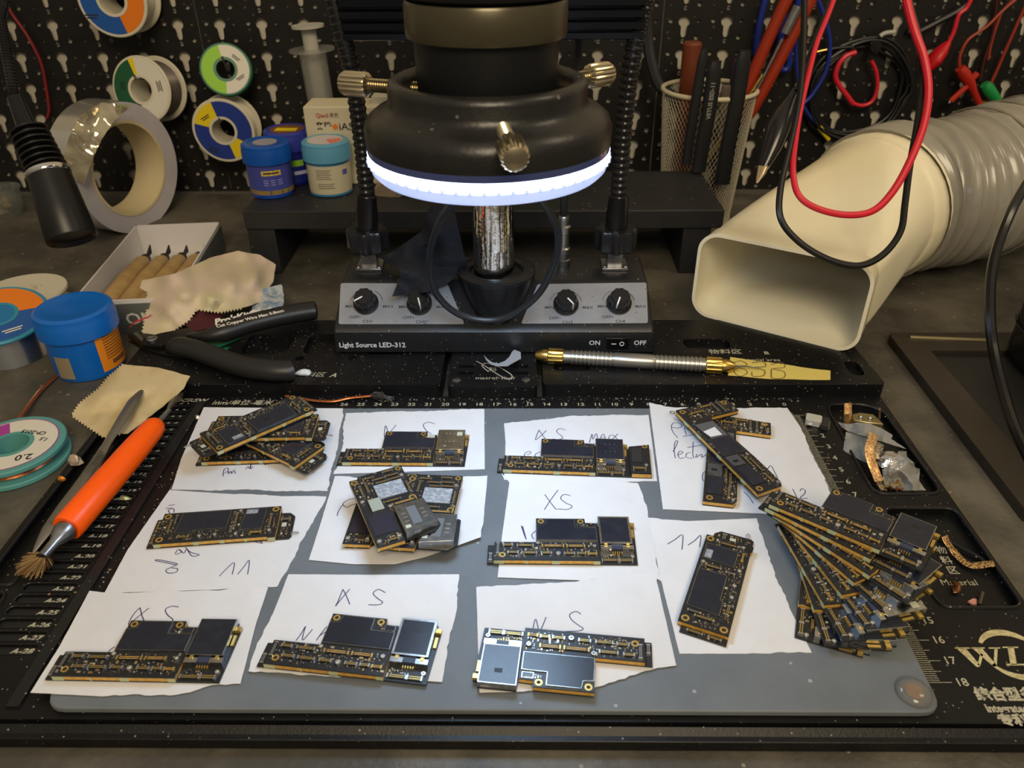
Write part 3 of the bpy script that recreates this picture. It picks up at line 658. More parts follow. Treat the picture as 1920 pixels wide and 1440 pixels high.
def bX(label, loc, rz, seed=1, group=BG):
    t = thing('circuit_board', label, 'circuit board', loc, rz, group)
    low = [(0, 0), (1.2, 0), (1.3, .2), (2.7, .2), (3.1, .55), (3.0, 2.2), (2.66, 2.4), (2.66, 5.15), (.45, 5.1), (.4, 4.95), (0, 4.95)]
    up = [(0, 0), (1.25, 0), (1.35, 2.2), (2.66, 2.35), (2.66, 5.15), (.45, 5.1), (.4, 4.95), (0, 4.95)]
    base_layers(t, low, up); band_part(t, up, ((.0, .1, 0), (.55, .6, 0)), seed)
    hole_part(t, .2, 4.72, r=.17); hole_part(t, 2.45, 4.95, r=.15); hole_part(t, 2.45, 2.62, r=.17)
    film_part(t, [(.95, 3.0), (2.35, 3.0), (2.35, 4.1), (.95, 4.1)], .3, .05, stickerg, M('film_under', (90, 94, 98), .4), name='shield')
    film_part(t, [(.42, 2.25), (1.02, 2.25), (1.02, 3.15), (.42, 3.15)], .3, .09, M('pale_shield', (176, 184, 172), .35, .5), tin, name='chip')
    film_part(t, [(.12, .7), (1.15, .7), (1.15, 2.1), (.12, 2.1)], .3, .012, M('violet_black', (38, 36, 48), .35), pcb)
    film_part(t, [(1.4, .22), (2.95, .45), (2.85, 2.2), (1.4, 2.2)], .08, .36, tin, tin, name='card_reader')
    mb = MB(); mb.mat(0).box((2.1, 1.25, .452), (.42, 1.2, .008)); mb.mat(2)
    for i in range(3):
        for s in (1.68, 2.55): mb.box((s, .95+i*.28, .455), (.2, .06, .014))
    mb.mat(1).box((1.62, .6, .452), (.24, .2, .008)); mb.mat(0).box((1.9, .27, .3), (.3, .12, .1)); part('reader_marks', mb, [M('grey_window', (96, 100, 104), .4), cream, silver], t, W=False, flat=True)
    conn_part(t, 2.0, 2.42, 1.15, .15, .3, .0, 2); conn_part(t, 1.5, 2.72, .8, .13, .3, 0, 0)
    for u, v, L, r_ in ((.9, 4.75, .5, 0), (1.9, 4.9, .5, 0), (1.35, 4.5, .6, 0), (2.0, 4.55, .6, 0), (1.45, 4.22, .55, 0), (2.1, 4.25, .6, 0), (.35, 3.9, .8, 1), (.65, 4.1, .7, 1), (2.5, 3.4, .7, 1), (.8, .2, .45, 0)): conn_part(t, u, v, L, .13, .3, pi/2 if r_ else 0, 0)
    for u, v in ((.2, .3), (1.1, .3), (.2, 3.15), (1.3, 2.35), (2.45, 4.35)): stand_part(t, u, v, r=.13)
    smd_part(t, [(.05, 3.2, .9, 5.0, .3), (.9, 4.1, 2.6, 5.1, .3), (2.35, 2.7, 2.64, 4.3, .3), (.05, .05, 1.2, .65, .3)], [(.1, .15, .4, .5), (.95, .15, 1.2, .45), (.25, 3.4, .8, 4.5), (1.0, 4.1, 2.5, 5)], seed, 26)
    return t
def place(px_, py_, z): p = G(px_, py_, z+.1); return (p.x, p.y, z)
rd = radians
ZB = .385
xs_board('L shaped board with bare silver card reader on the top left XS slip', place(631, 871, .335), rd(-.6), 1, 2)
xs_board('longest board with an extra end block, lying on the XS MAX slip', place(932, 884, .335), rd(-3.2), 2, 3)
xs_board('L shaped board right of the mat centre on the XS slip, scratched black films', place(913, 1055, .365), rd(-.5), 3, 4)
xs_board('L shaped board on the bottom left XS slip', place(84, 1273, .375), rd(-.9), 0, 5)
xs_board('tilted L shaped board on the middle slip of the bottom row', place(481, 1248, .392), rd(-7), 3, 6)
p = G(1222, 1205, .49); xs_board('L shaped board turned upside down on the bottom slip with the large S', (p.x, p.y, .392), rd(173.7), 0, 7)
b11('narrow board lying level on the left slip reading 11', place(274, 1027, .352), rd(6.0), 8)
p = G(1362, 1211, .44); b11('narrow board standing upright on the lower right slip reading 11', (p.x, p.y, .335), rd(66.5), 9)
# leftmost pile
PG = 'boards in the leftmost pile'
p = G(366, 871, .45); b11('bottom board of the leftmost pile, level with the ruler', (p.x, p.y, .335), rd(3), 11, PG)
b11('board of the leftmost pile whose right end points down toward the viewer', (-31.9, -2.9, .76), rd(-33), 12, PG)
b11('board of the leftmost pile lying level just under the topmost', (-32.35, -4.3, 1.18), rd(2), 13, PG)
p = G(409, 852, 1.7); _a = rd(223); b11('topmost board of the leftmost pile, running up to the right', (p.x-cos(_a)*5.8+sin(_a)*2.05, p.y-sin(_a)*5.8-cos(_a)*2.05, 1.6), _a, 15, PG)
# middle pile
PG = 'square boards on the middle slip'
bX('lowest left board of the middle pile, card slot toward the viewer', (G(643, 1024, .5).x, G(643, 1024, .5).y, .38), rd(-3), 21, PG)
bX('board of the middle pile leaning right behind the top one', (-21.5, -11.9, .86), rd(-5), 22, PG)
p = G(708, 1034, 1.44); bX('top board of the middle pile with big grey film and silver card reader', (p.x, p.y, 1.34), rd(24.6), 23, PG)
# crossed boards, top right
PG = 'crossed boards on the top right slip'
p = G(1319, 944, .45); b12('lower board of the crossed pair at the top right, hooked end to the right', (p.x-.05, p.y, .335), rd(76-90), 31, PG, patch=False)
p = G(1420, 932, .9); b12('upper long board of the crossed pair with a white paper patch', (p.x, p.y, .80), rd(111.4-90), 32, PG)
# fan of eight boards
PG = 'fan of boards at the right of the mat'
words = ['bottom board of the right hand fan', 'second board from the bottom of the fan', 'third board from the bottom of the fan', 'fourth board from the bottom of the fan', 'fifth board from the bottom, middle of the fan', 'sixth board from the bottom of the fan', 'second board from the top of the fan', 'topmost board of the fan with two large black films']
AB = [((1510, 990), (1496, 1137)), ((1475, 1000), (1525, 1148)), ((1456, 987), (1544, 1140)), ((1469, 983), (1577, 1121)), ((1462, 979), (1600, 1098)), ((1450, 969), (1629, 1085)), ((1433, 956), (1631, 1054)), ((1441, 950), (1648, 1037))]
for i in range(8):
    z = .32+i*.30; a = G(*AB[i][0], z+.1); b = G(*AB[i][1], z+.1); d = (b-a).to_2d(); an = atan2(d.y, d.x); d.normalize()
    s = b.to_2d()-d*5.04
    xs_board(words[i]+(', strip ends gathered near the mat centre' if i < 7 else ''), (s.x, s.y, z), an, 1 if i in (3, 4) else 0, 40+i, PG)
# ================================================================ helpers for draped sheets
def pxsheet(mb, outline, extra=(), mode='Y', amp=.0, fq=1., thick=.03, step=14, seed=1, zig=(), zamp=4, base=None):
    """a draped sheet: outline and inner points are (px, py, h), h = world Y ('Y') or height ('Z')"""
    r = random.Random(seed); n = len(outline); key = list(outline)+list(extra)
    pts = []
    for i in range(n):
        a, b = outline[i], outline[(i+1) % n]; L = hypot(b[0]-a[0], b[1]-a[1]); st = 3.2 if i in zig else step*.8
        k = max(1, int(L/st)); k += k % 2 if i in zig else 0
        for j in range(k):
            t = j/k; x = a[0]+(b[0]-a[0])*t; y = a[1]+(b[1]-a[1])*t
            if i in zig and j % 2: x += (b[1]-a[1])/L*zamp; y -= (b[0]-a[0])/L*zamp
            elif i not in zig and j: x += r.uniform(-1, 1)*.6; y += r.uniform(-1, 1)*.6
            pts.append((x, y))
    P = list(pts); xs = [p[0] for p in P]; ys = [p[1] for p in P]; x = min(xs)
    while x < max(xs):
        y = min(ys)
        while y < max(ys):
            q = (x+r.uniform(-.2, .2)*step, y+r.uniform(-.2, .2)*step)
            if inside(q, pts) and min((q[0]-p[0])**2+(q[1]-p[1])**2 for p in pts) > (step*.4)**2: P.append(q)
            y += step*.8
        x += step
    m = len(pts); V, _, F_, _, _, _ = delaunay_2d_cdt([Vector(p) for p in P], [(i, (i+1) % m) for i in range(m)], [], 1, 1e-4)
    W3 = []
    for v in V:
        w = h = 0
        for kx, ky, kh in key:
            d = 1/((v[0]-kx)**2+(v[1]-ky)**2+16)**1.3; w += d; h += kh*d
        h /= w; q = Vector((v[0]*.012*fq, v[1]*.012*fq, seed*3.7)); h += amp*(noise.noise(q)+.3*abs(noise.noise(q*1.9)))
        if base is not None: h = max(h, base)
        if mode == 'Z':
            q = G(v[0], v[1], h)
            f1 = max(0, min(1, (q.y+.6)/2.4))*max(0, min(1, (q.x+42.2)/1.7)); h = max(h, .92*f1*f1*(3-2*f1)) if q.x < 6 else h
        W3.append(GY(v[0], v[1], h) if mode == 'Y' else G(v[0], v[1], h))
    k = len(W3); off = Vector((0, thick, 0)) if mode == 'Y' else Vector((0, 0, -thick))
    fs = []; ed = {}
    for f in F_:
        f = tuple(f); a = (W3[f[1]]-W3[f[0]]).cross(W3[f[2]]-W3[f[0]])
        if a.dot(CC-W3[f[0]]) < 0: f = f[::-1]
        fs.append(f)
        for i in range(len(f)): ed[(f[i], f[(i+1) % len(f)])] = 1
    n2 = [tuple(k+i for i in f[::-1]) for f in fs]; sd = [(b, a, k+a, k+b) for (a, b) in ed if (b, a) not in ed]
    mb.add(W3+[w+off for w in W3], fs+n2+sd); return mb
def coil(P0, P1, r, pitch, n=7, rw=.04):
    return P0
# ================================================================ LED LIGHT SOURCE BOX
t = thing('light_source_box', 'black light source box with grey dial panels, reading Light Source LED-312', 'light source', (-17.2, 9.2, .8))
LB = t
xl, xr = -27.45, -7.05
prof = [(5.75, .82), (5.8, 2.3), (6.05, 2.62), (6.3, 2.7), (8.75, 4.38), (9.0, 4.5), (12.6, 4.5), (12.8, 4.3), (12.8, .82)]
mb = MB(); k = len(prof)
mb.add([(xl+(z-.82)*.1, y, z) for y, z in prof]+[(xr-(z-.82)*.1, y, z) for y, z in prof], [tuple(range(k-1, -1, -1)), tuple(range(k, 2*k))]+[(i, (i+1) % k, k+(i+1) % k, k+i) for i in range(k)])
boxm = M('box_black_coat', (26, 27, 29), .36, dust=(1100, .70, (110, 108, 100)), bump=(1500, .15))
part('housing', mb, boxm, t, bevel=.12)
PN = Vector((0, -1.68, 2.45)).normalized(); PU = Vector((0, 2.45, 1.68)).normalized(); P0 = Vector((0, 6.3, 2.70))+PN*.0
panelm = M('grey_panel', (136, 138, 143), .34, .2, n=(60, (150, 150, 153), .4, .7), dust=(1300, .74, (70, 70, 68)))
def SP(px_, py_): return GP(px_, py_, P0+PN*.03, PN)
for cs in ([(635, 608), (639, 531), (839, 532), (871, 608)], [(977, 607), (1008, 533), (1212, 530), (1215, 606)]):
    c = [SP(*q) for q in cs]; r_ = []
    for i, p in enumerate(c):
        a = (c[i-1]-p).normalized()*.15; b = (c[(i+1) % 4]-p).normalized()*.15
        for j in range(4): tt = j/3; r_.append((p+a)*(1-tt)**2+p*2*tt*(1-tt)+(p+b)*tt*tt)
    mb = MB(); n_ = len(r_); mb.add([q-PN*.02 for q in r_]+[q+PN*.02 for q in r_], [tuple(range(n_)), tuple(range(2*n_-1, n_-1, -1))]+[(i, (i+1) % n_, n_+(i+1) % n_, n_+i) for i in range(n_)])
    part('dial_panel', mb, panelm, t, flat=True)
def PM(p, s=1): return Matrix.Translation(p) @ Matrix((( 1, 0, 0, 0), (0, PU.y, PN.y, 0), (0, PU.z, PN.z, 0), (0, 0, 0, 1)))
for i, (px_, py_, an) in enumerate(((687, 570, 212), (787, 571, 285), (1061, 572, 310), (1160, 570, 250))):
    c = SP(px_, py_)+PN*.01; mb = MB(); mbt = MB()
    mb.lathe(c, PN, [(.80, 0), (.80, .22), (.70, .30)], 28, cap=True)
    rr = []
    for h, rd_ in ((.25, .66), (.95, .60), (1.02, .55)):
        rr.append([c+PM(Vector(), 1).to_3x3() @ Vector((cos(2*pi*j/40)*rd_*(1+(.05 if j % 4 < 2 else -.02)), sin(2*pi*j/40)*rd_*(1+(.05 if j % 4 < 2 else -.02)), h)) for j in range(40)])
    mb.rings(rr); k_ = part('dial_knob', mb, M('knob_black', (20, 20, 22), .3), t, ang=25)
    X = PM(c) @ Matrix.Rotation(radians(an), 4, 'Z'); mb = MB(); mb.box((.34, 0, 1.03), (.5, .085, .03), M4=X); mb.box((.625, 0, .62), (.05, .085, .8), M4=X)
    part('pointer', mb, M('white_mark', (226, 226, 226), .5), k_, flat=True)
    for w, dx, dy, s in (('MIN', -31, 5, .27), ('MAX', 41, 5, .27), ('OFF•', -21, 25, .29), (('CH1', 'CH2', 'CH3', 'Ch4')[i], 3, 33, .3)):
        mbt.text(w, s, PM(SP(px_+dx, py_+dy)+PN*.026), 1.2, bold=.004)
    for a0, a1 in ((15, 62), (118, 165)):
        mbt.tube([c+PM(Vector()).to_3x3() @ Vector((1.05*cos(radians(a0+(a1-a0)*j/8)), 1.05*sin(radians(a0+(a1-a0)*j/8)), .026)) for j in range(9)], .018, 4)
    part('dial_print', mbt, M('dark_grey_print', (52, 53, 56), .6), t, flat=True, kind='stuff')
FM = Matrix(((1, 0, 0, 0), (0, 0, -1, 5.755), (0, 1, 0, 0), (0, 0, 0, 1)))
def FP(px_, py_): q = GY(px_, py_, 5.76); return FM @ Matrix.Translation((q.x, q.z, .01))
mb = MB(); mb.text('Light Source LED-312', .475, FP(698, 647), 1.0, bold=.012); mb.text('ON', .45, FP(1115, 643), 1.0, bold=.006); mb.text('OFF', .45, FP(1200, 643), 1.0, bold=.006)
part('front_print', mb, M('front_print_white', (205, 208, 214), .5), t, flat=True)
q = GY(1158, 643, 5.76); mb = MB(); mb.box((q.x, 5.72, q.z), (1.35, .16, .72)); mb.box((q.x, 5.66, q.z+.38), (1.6, .16, .1))
s_ = part('power_switch', mb, blackg, t, bevel=.03)
mb = MB(); mb.box((q.x-.25, 5.625, q.z), (.3, .01, .05)); mb.tube([(q.x+.25+.13*cos(a*.524), 5.63, q.z+.13*sin(a*.524)) for a in range(12)], .022, 4, closed=True); part('switch_marks', mb, M('white_mark', (226, 226, 226)), s_, flat=True)
# socket for the column in the middle of the box
mb = MB(); rr = []
for tt in range(9):
    u = tt/8; c = Vector((-17.1, 9.0-2.7*u, 4.95-2.6*u)); r = 2.45*(1-u)**.55*.9+.25
    rr.append([c+Vector((cos(2*pi*j/32)*r, sin(2*pi*j/32)*r*(1-.5*u), 0)) for j in range(32)])
mb.rings(rr[::-1], cap=True); part('column_socket', mb, M('socket_black', (17, 18, 21), .3), t)
mb = MB(); mb.lathe((-17.1, 9.0, 4.9), (0, 0, 1), [(2.5, 0), (2.5, .25), (2.3, .38), (1.85, .38), (1.7, .25), (1.65, -.1)], 40, cap=False); mb.lathe((-17.1, 9, 5.1), (0, 0, 1), [(2.1, .17), (2.1, .2), (2.05, .2), (2.05, .17)], 40, close=True)
part('socket_collar', mb, boxm, t)
# goosenecks
for nm, path in (('L', [GY(688, 372, 11), GY(680, 280, 11), GY(667, 180, 11), GY(654, 110, 11), GY(638, 50, 11.2), GY(622, -20, 11.5), GY(600, -120, 12)]), ('R', [GY(1160, 372, 11), GY(1166, 280, 11), GY(1176, 180, 11), GY(1189, 90, 11), GY(1212, -5, 11.2), GY(1240, -120, 11.5)])):
    bx = -25.55 if nm == 'L' else -9.35
    g_ = MB(); g_.box((bx, 10.9, 4.62), (1.7, 1.7, .22)); g_.box((bx, 10.9, 5.3), (1.0, 1.0, 1.3))
    for sx in (-1, 1): g_.lathe((bx+sx*.68, 10.2, 4.74), (0, 0, 1), [(.14, 0), (.14, .08), (.05, .12)], 8)
    fo = part('gooseneck_mount', g_, steel, t, bevel=.05)
    mb = MB(); rr = []
    for h, s in ((5.75, .9), (5.9, 1), (7.0, 1), (7.2, .92)):
        rr.append([Vector((bx+cos(2*pi*j/48)*1.28*s*(1+.09*cos(8*2*pi*j/48)), 10.95+sin(2*pi*j/48)*1.28*s*(1+.09*cos(8*2*pi*j/48)), h)) for j in range(48)])
    mb.rings(rr); part('lobed_nut', mb, M('nut_black', (28, 29, 33), .22), fo)
    mb = MB(); tp = path[0]; mb.tube([(bx, 10.95, 7.1), (bx+(tp.x-bx)*.5, 11, 8.2), (tp.x, 11, tp.z+.15)], [.72, .70, .62], 20); part('neck_sleeve', mb, M('sleeve_black', (18, 18, 20), .2), fo)
    P = spl(path, 10); mb = MB(); acc = []; L = 0; rows = [P[0]]
    dist = [0]
    for i in range(1, len(P)): dist.append(dist[-1]+(P[i]-P[i-1]).length)
    s = 0; pts = []; rad = []
    while s < dist[-1]:
        i = max(j for j in range(len(dist)) if dist[j] <= s); i = min(i, len(P)-2); f = (s-dist[i])/max(dist[i+1]-dist[i], 1e-6)
        pts.append(P[i].lerp(P[i+1], f)); rad.append(.54 if len(pts) % 4 in (1, 2) else .48); s += .105
    mb.tube(pts, rad, 16); part('flexible_neck', mb, M('neck_black', (24, 24, 26), .25), fo, ang=20)
mb = MB(); c = Vector((-12.75, 11, 4.5))
mb.lathe(c, (0, 0, 1), [(.5, 0), (.5, .5), (.42, .55), (.42, .9), (.5, .95), (.5, 1.3), (.4, 1.4), (.4, 2.3), (.48, 2.35), (.48, 2.8), (.36, 2.9), (.36, 3.4), (.3, 3.5)], 20)
pg = part('cable_plug', mb, steel, t)
mb = MB(); mb.tube(spl([c+Vector((0, 0, 3.4)), c+Vector((0, .1, 5)), c+Vector((.5, 1.5, 9)), c+Vector((.8, 3, 16)), c+Vector((1, 4, 26))], 8), .24, 8); part('plug_cable', mb, blackm, pg)
# ================================================================ MICROSCOPE (column, head, ribbed bracket)
rx, ry = RINGC
t = thing('microscope', 'black microscope on a chrome column behind the glowing ring light', 'microscope', (-17.25, 9.0, 3.2))
mb = MB(); mb.cyl((-17.25, 9, 3.4), (-17.25, 9, 46), 1.3, n=36); part('column', mb, M('chrome_column', (225, 222, 218), .10, 1, bump=(90, .5)), t)
mb = MB(); mb.lathe((rx, ry, 0), (0, 0, 1), [(2.0, 17.9), (2.45, 17.9), (2.55, 18.1), (2.62, 21.35), (2.62, 21.4)], 48); part('objective_barrel', mb, M('barrel_black', (17, 18, 20), .45), t)
mb = MB(); mb.lathe((rx, ry, 0), (0, 0, 1), [(2.6, 21.35), (2.86, 21.4), (2.9, 21.55), (2.9, 22.5), (2.84, 22.6), (2.7, 22.6)], 48); part('barrel_band', mb, M('satin_bronze_grey', (84, 79, 62), .3, .55), t)
mb = MB(); mb.lathe((rx, ry, 0), (0, 0, 1), [(2.7, 22.6), (3.0, 22.75), (3.05, 23.0), (3.1, 30)], 48); part('upper_barrel', mb, M('upper_black', (20, 20, 21), .3), t)
mb = MB(); mb.box((rx, ry+1, 35), (11, 13, 10)); part('microscope_head', mb, M('head_black', (34, 34, 36), .4), t, bevel=.8)
mb = MB(); mb.box((-17.1, 5, 37), (4, 9, 4)); mb.lathe((-17.25, 9, 34), (0, 0, 1), [(2.4, 0), (2.4, 6)], 32); part('holding_arm', mb, blackm, t, bevel=.3)
mb = MB(); z0 = 18.45
P = [(10.4, z0+.5), (10.25, z0), (12.2, z0), (12.2, z0+7), (10.4, z0+7)]
zz = z0+7.0; front = []
while zz > z0+.6: front += [(10.35, zz), (10.35, zz-.34), (10.75, zz-.4), (10.75, zz-.52)]; zz -= .6
P = [(12.2, z0), (12.2, z0+7.2)]+front+[(10.4, z0+.45), (10.55, z0+.12), (11, z0)]
x0, x1 = -25.6, -8.6; n_ = len(P); mb.add([(x0, y, z) for y, z in P]+[(x1, y, z) for y, z in P], [tuple(range(n_)), tuple(range(2*n_-1, n_-1, -1))]+[(i, n_+i, n_+(i+1) % n_, (i+1) % n_) for i in range(n_)])
part('ribbed_bracket', mb, M('ribbed_black_aluminium', (26, 29, 36), .3, .4), t, flat=True)
# ================================================================ RING LIGHT
t = thing('ring_light', 'glowing white LED ring light in a black housing clamped on the microscope', 'ring light', (rx, ry, 16.8))
hm = M('ring_housing_black', (28, 28, 28), .33, n=(60, (36, 35, 33), .45, .7), dust=(700, .72, (92, 90, 80)), bump=(500, .1))
mb = MB(); mb.lathe((rx, ry, 0), (0, 0, 1), [(3.12, 17.7), (3.12, 19.75), (3.2, 19.92), (3.42, 20.0), (3.64, 19.9), (3.72, 19.7), (3.7, 19.3), (3.85, 19.02), (4.25, 18.85), (4.55, 18.62), (4.68, 18.3), (4.66, 17.72)], 72, close=True); part('housing', mb, hm, t, ang=50)
mb = MB(); mb.lathe((rx, ry, 0), (0, 0, 1), [(4.66, 17.72), (4.64, 17.46), (3.3, 17.46), (3.3, 17.72)], 72, close=True); part('clear_band', mb, M('smoked_clear', (40, 46, 70), .1, emit=((120, 130, 190), .10)), t)
ledm = M('led_glow', (240, 245, 255), .4, emit=((225, 235, 255), 7.0))
mb = MB(); mb.lathe((rx, ry, 0), (0, 0, 1), [(4.65, 17.46), (4.6, 17.05), (3.4, 17.05), (3.4, 17.46)], 72, close=True); part('led_band', mb, ledm, t, label='glowing white LED band')
mb = MB(); mb.lathe((rx, ry, 0), (0, 0, 1), [(4.6, 17.05), (4.54, 16.78), (4.36, 16.6), (3.3, 16.6), (3.3, 17.05)], 72, close=True)
for k in range(60):
    a = 2*pi*k/60; mb.sphere((rx+4.62*cos(a), ry+4.62*sin(a), 17.12), .10, 6)
part('diffuser_rim', mb, M('blue_white_rim', (170, 182, 220), .15, emit=((188, 206, 255), .85)), t)
scr = M('nickel_brass', (214, 200, 168), .26, 1)
for an, ext in ((160, 0), (38, 0), (-80, .2)):
    a = radians(an); d = Vector((cos(a), sin(a), .0 if an != -80 else -.12)); o0 = Vector((rx, ry, 19.35 if an != -80 else 19.45)); mb = MB()
    pr_ = [(.24, 2.62)]
    s = 2.66
    while s < 5.1: pr_ += [(.27, s), (.21, s+.05)]; s += .1
    mb.lathe(o0, d, pr_+[(.22, 5.15)], 12); th = part('thumbscrew', mb, scr, t, ang=20)
    mb = MB(); x, y = mb.frame(d); rr = []
    for h, r_ in ((4.95, .3), (5.05, .44), (5.15, .48), (6.05, .48), (6.2, .40), (6.28, .22)):
        rr.append([o0+d*h+(x*cos(2*pi*j/48)+y*sin(2*pi*j/48))*r_*(1 if (j % 3 < 2 or r_ < .43) else .90) for j in range(48)])
    mb.rings(rr); part('knurled_head', mb, scr, th, ang=25)
cab = [GY(*q) for q in ((880, 330, -3.5), (850, 375, -1), (822, 420, 1.5), (806, 480, 3.6), (815, 545, 4.7), (862, 590, 5.2), (935, 599, 5.3), (1000, 562, 4.9), (1038, 500, 4), (1047, 440, 2.6), (1028, 395, .8), (990, 340, -3))]
mb = MB(); mb.tube(spl(cab, 8), .21, 10); part('power_cable', mb, M('cable_grey_black', (38, 39, 42), .35), t)
# black cloth over the box
t = thing('polishing_cloth', 'crumpled black cloth hanging over the left of the light source box', 'cloth', tuple(GY(800, 520, 6.9)))
clm = M('black_cloth', (22, 25, 33), .8, bump=(2500, .2))
mb = MB()
pxsheet(mb, [(735, 556, 6.35), (752, 512, 7.6), (714, 484, 10.3), (742, 468, 10.8), (792, 432, 11.5), (806, 388, 12), (850, 384, 12), (862, 440, 10.6), (876, 500, 8.9), (842, 530, 7.6), (800, 548, 6.9)],
        [(760, 480, 10.0), (820, 440, 10.2), (830, 490, 9.0), (780, 520, 7.5), (810, 470, 11.0)], 'Y', .5, 2.2, .05, 9, 5)
part('cloth_sheet', mb, clm, t, ang=50)
# ================================================================ KNIFE with hooked blade, yellow label
a = G(1057, 669, 1.22); b = G(1322, 684, 1.22); d = (b-a).normalized(); Ls = (b-a).length
t = thing('hook_blade_knife', 'silver grooved handle knife with brass collars and a hooked blade', 'knife', tuple(G(1190, 676, .8)))
mb = MB(); pr_ = [(.34, -.9)]
s = 0
grip = [(.42, 0)]
for i in range(10): s = .45+i*.26; grip += [(.42, s), (.47, s+.03), (.47, s+.17), (.42, s+.2)]
grip += [(.47, 3.2), (.47, 5.4)]
for i in range(11): s = 5.6+i*.26; grip += [(.42, s), (.47, s+.03), (.47, s+.17), (.42, s+.2)]
grip += [(.42, Ls)]
mb.lathe(a, d, grip, 20); part('handle', mb, M('satin_aluminium', (160, 158, 152), .32, .9), t, ang=20)
for sgn, o0 in ((-1, a), (1, b)):
    mb = MB(); x, y = mb.frame(d); rr = []
    for h, r_ in ((0, .46), (.06, .52), (.95, .52), (1.0, .46)): rr.append([o0+d*sgn*h+(x*cos(2*pi*j/40)+y*sin(2*pi*j/40))*r_*(1 if j % 4 < 2 or r_ < .5 else .92) for j in range(40)])
    if sgn < 0: rr = rr[::-1]
    mb.rings(rr); mb.lathe(o0+d*sgn*1.0, d*sgn, [(.42, 0), (.42, .3), (.24, .75), (.12, .8)], 16); part('brass_collar', mb, brass, t, ang=25)
def zoom8(x, y): return (880+x/4.8, 600+y/4.8)
bl = [(462, 290), (405, 268), (385, 285), (362, 330), (320, 370), (262, 392), (205, 382), (160, 350), (132, 318), (150, 358), (185, 395), (240, 413), (345, 413), (380, 392), (465, 345)]
mb = MB(); mb.prism([G(*zoom8(*q), 1.2).to_2d() for q in bl], 1.17, 1.21); part('hook_blade', mb, M('blade_steel', (200, 206, 216), .3, .5), t, flat=True)
e = b+d*1.75; tip = G(1418, 690, 1.0); mb = MB(); mb.tube([e-d*.1, G(1400, 687, 1.1), tip, G(1432, 687, 1.15)], [.09, .05, .035, .02], 8); part('needle', mb, steel, t)
t = thing('yellow_label', 'yellow paper tag with pencil loops under the needle of the knife', 'label', tuple(G(1450, 692, .8)))
mb = MB(); pts = G2([(1369, 670), (1440, 679), (1500, 688), (1557, 695), (1557, 712), (1500, 712), (1440, 710), (1365, 704)], .82); sheet(mb, densify(pts, .3), lambda x, y: .81+.02*sin(x*2), .015, .4)
part('tag', mb, M('yellow_paper', (206, 186, 98), .7), t)
mb = MB()
for s in ([(380, 792), (420, 780), (455, 800), (420, 812), (385, 835), (415, 862), (455, 845), (440, 825), (400, 815)], [(480, 790), (540, 785), (550, 810), (490, 815), (545, 830), (540, 858), (485, 862), (480, 840)], [(580, 800), (640, 790), (652, 815), (590, 822), (650, 838), (648, 870), (590, 872), (582, 850), (584, 822)]):
    stroke(mb, [G(1240+x/2.824, 400+y/2.824, .86) for x, y in s], .06)
part('pencil_marks', mb, M('pencil', (120, 96, 44), .7), t, flat=True)
# ================================================================ LEFT SIDE OF THE DESK
def arcpatch(mb, c, r, z0, z1, a0, a1, n=14, r1=None):
    n = max(n, int(abs(a1-a0)/5))
    """curved label on an upright round wall"""
    r1 = r if r1 is None else r1
    A = [radians(a0+(a1-a0)*i/n) for i in range(n+1)]
    vs = [(c[0]+cos(a)*r, c[1]+sin(a)*r, z0) for a in A]+[(c[0]+cos(a)*r1, c[1]+sin(a)*r1, z1) for a in A]
    mb.add(vs, [(i, i+1, n+2+i, n+1+i) for i in range(n)])
def sector(mb, X, r0, r1, a0, a1, h=0, n=None):
    n = n or max(3, int(abs(a1-a0)/9)); A = [radians(a0+(a1-a0)*i/n) for i in range(n+1)]
    vs = [X @ Vector((cos(a)*r0, sin(a)*r0, h)) for a in A]+[X @ Vector((cos(a)*r1, sin(a)*r1, h)) for a in A]
    mb.add(vs, [(n+1+i, n+2+i, i+1, i) if a1 > a0 else (i, i+1, n+2+i, n+1+i) for i in range(n)])
def axm(c, d, roll=0):
    d = Vector(d).normalized(); up = Vector((0, 0, 1)) if abs(d.z) < .95 else Vector((0, 1, 0))
    x = up.cross(d).normalized(); y = d.cross(x)
    return Matrix.Translation(Vector(c)) @ Matrix((x, y, d)).transposed().to_4x4() @ Matrix.Rotation(radians(roll), 4, 'Z')
def words_on(mb, X, t, s, x, y, rz=0, h=.02, sx=1., bold=.01, shear=0):
    Y_ = X @ Matrix.Translation((x, y, h)) @ Matrix.Rotation(radians(rz), 4, 'Z')
    if t[0] == '#':
        for k in range(int(t[1:])): mb.box((0, -k*s*.45, 0), (s*(2.4-.5*(k % 2)), s*.22, .006), M4=Y_)
        return
    mb.text(t, s, X @ Matrix.Translation((x, y, h)) @ Matrix.Rotation(radians(rz), 4, 'Z'), sx, shear, bold=bold)
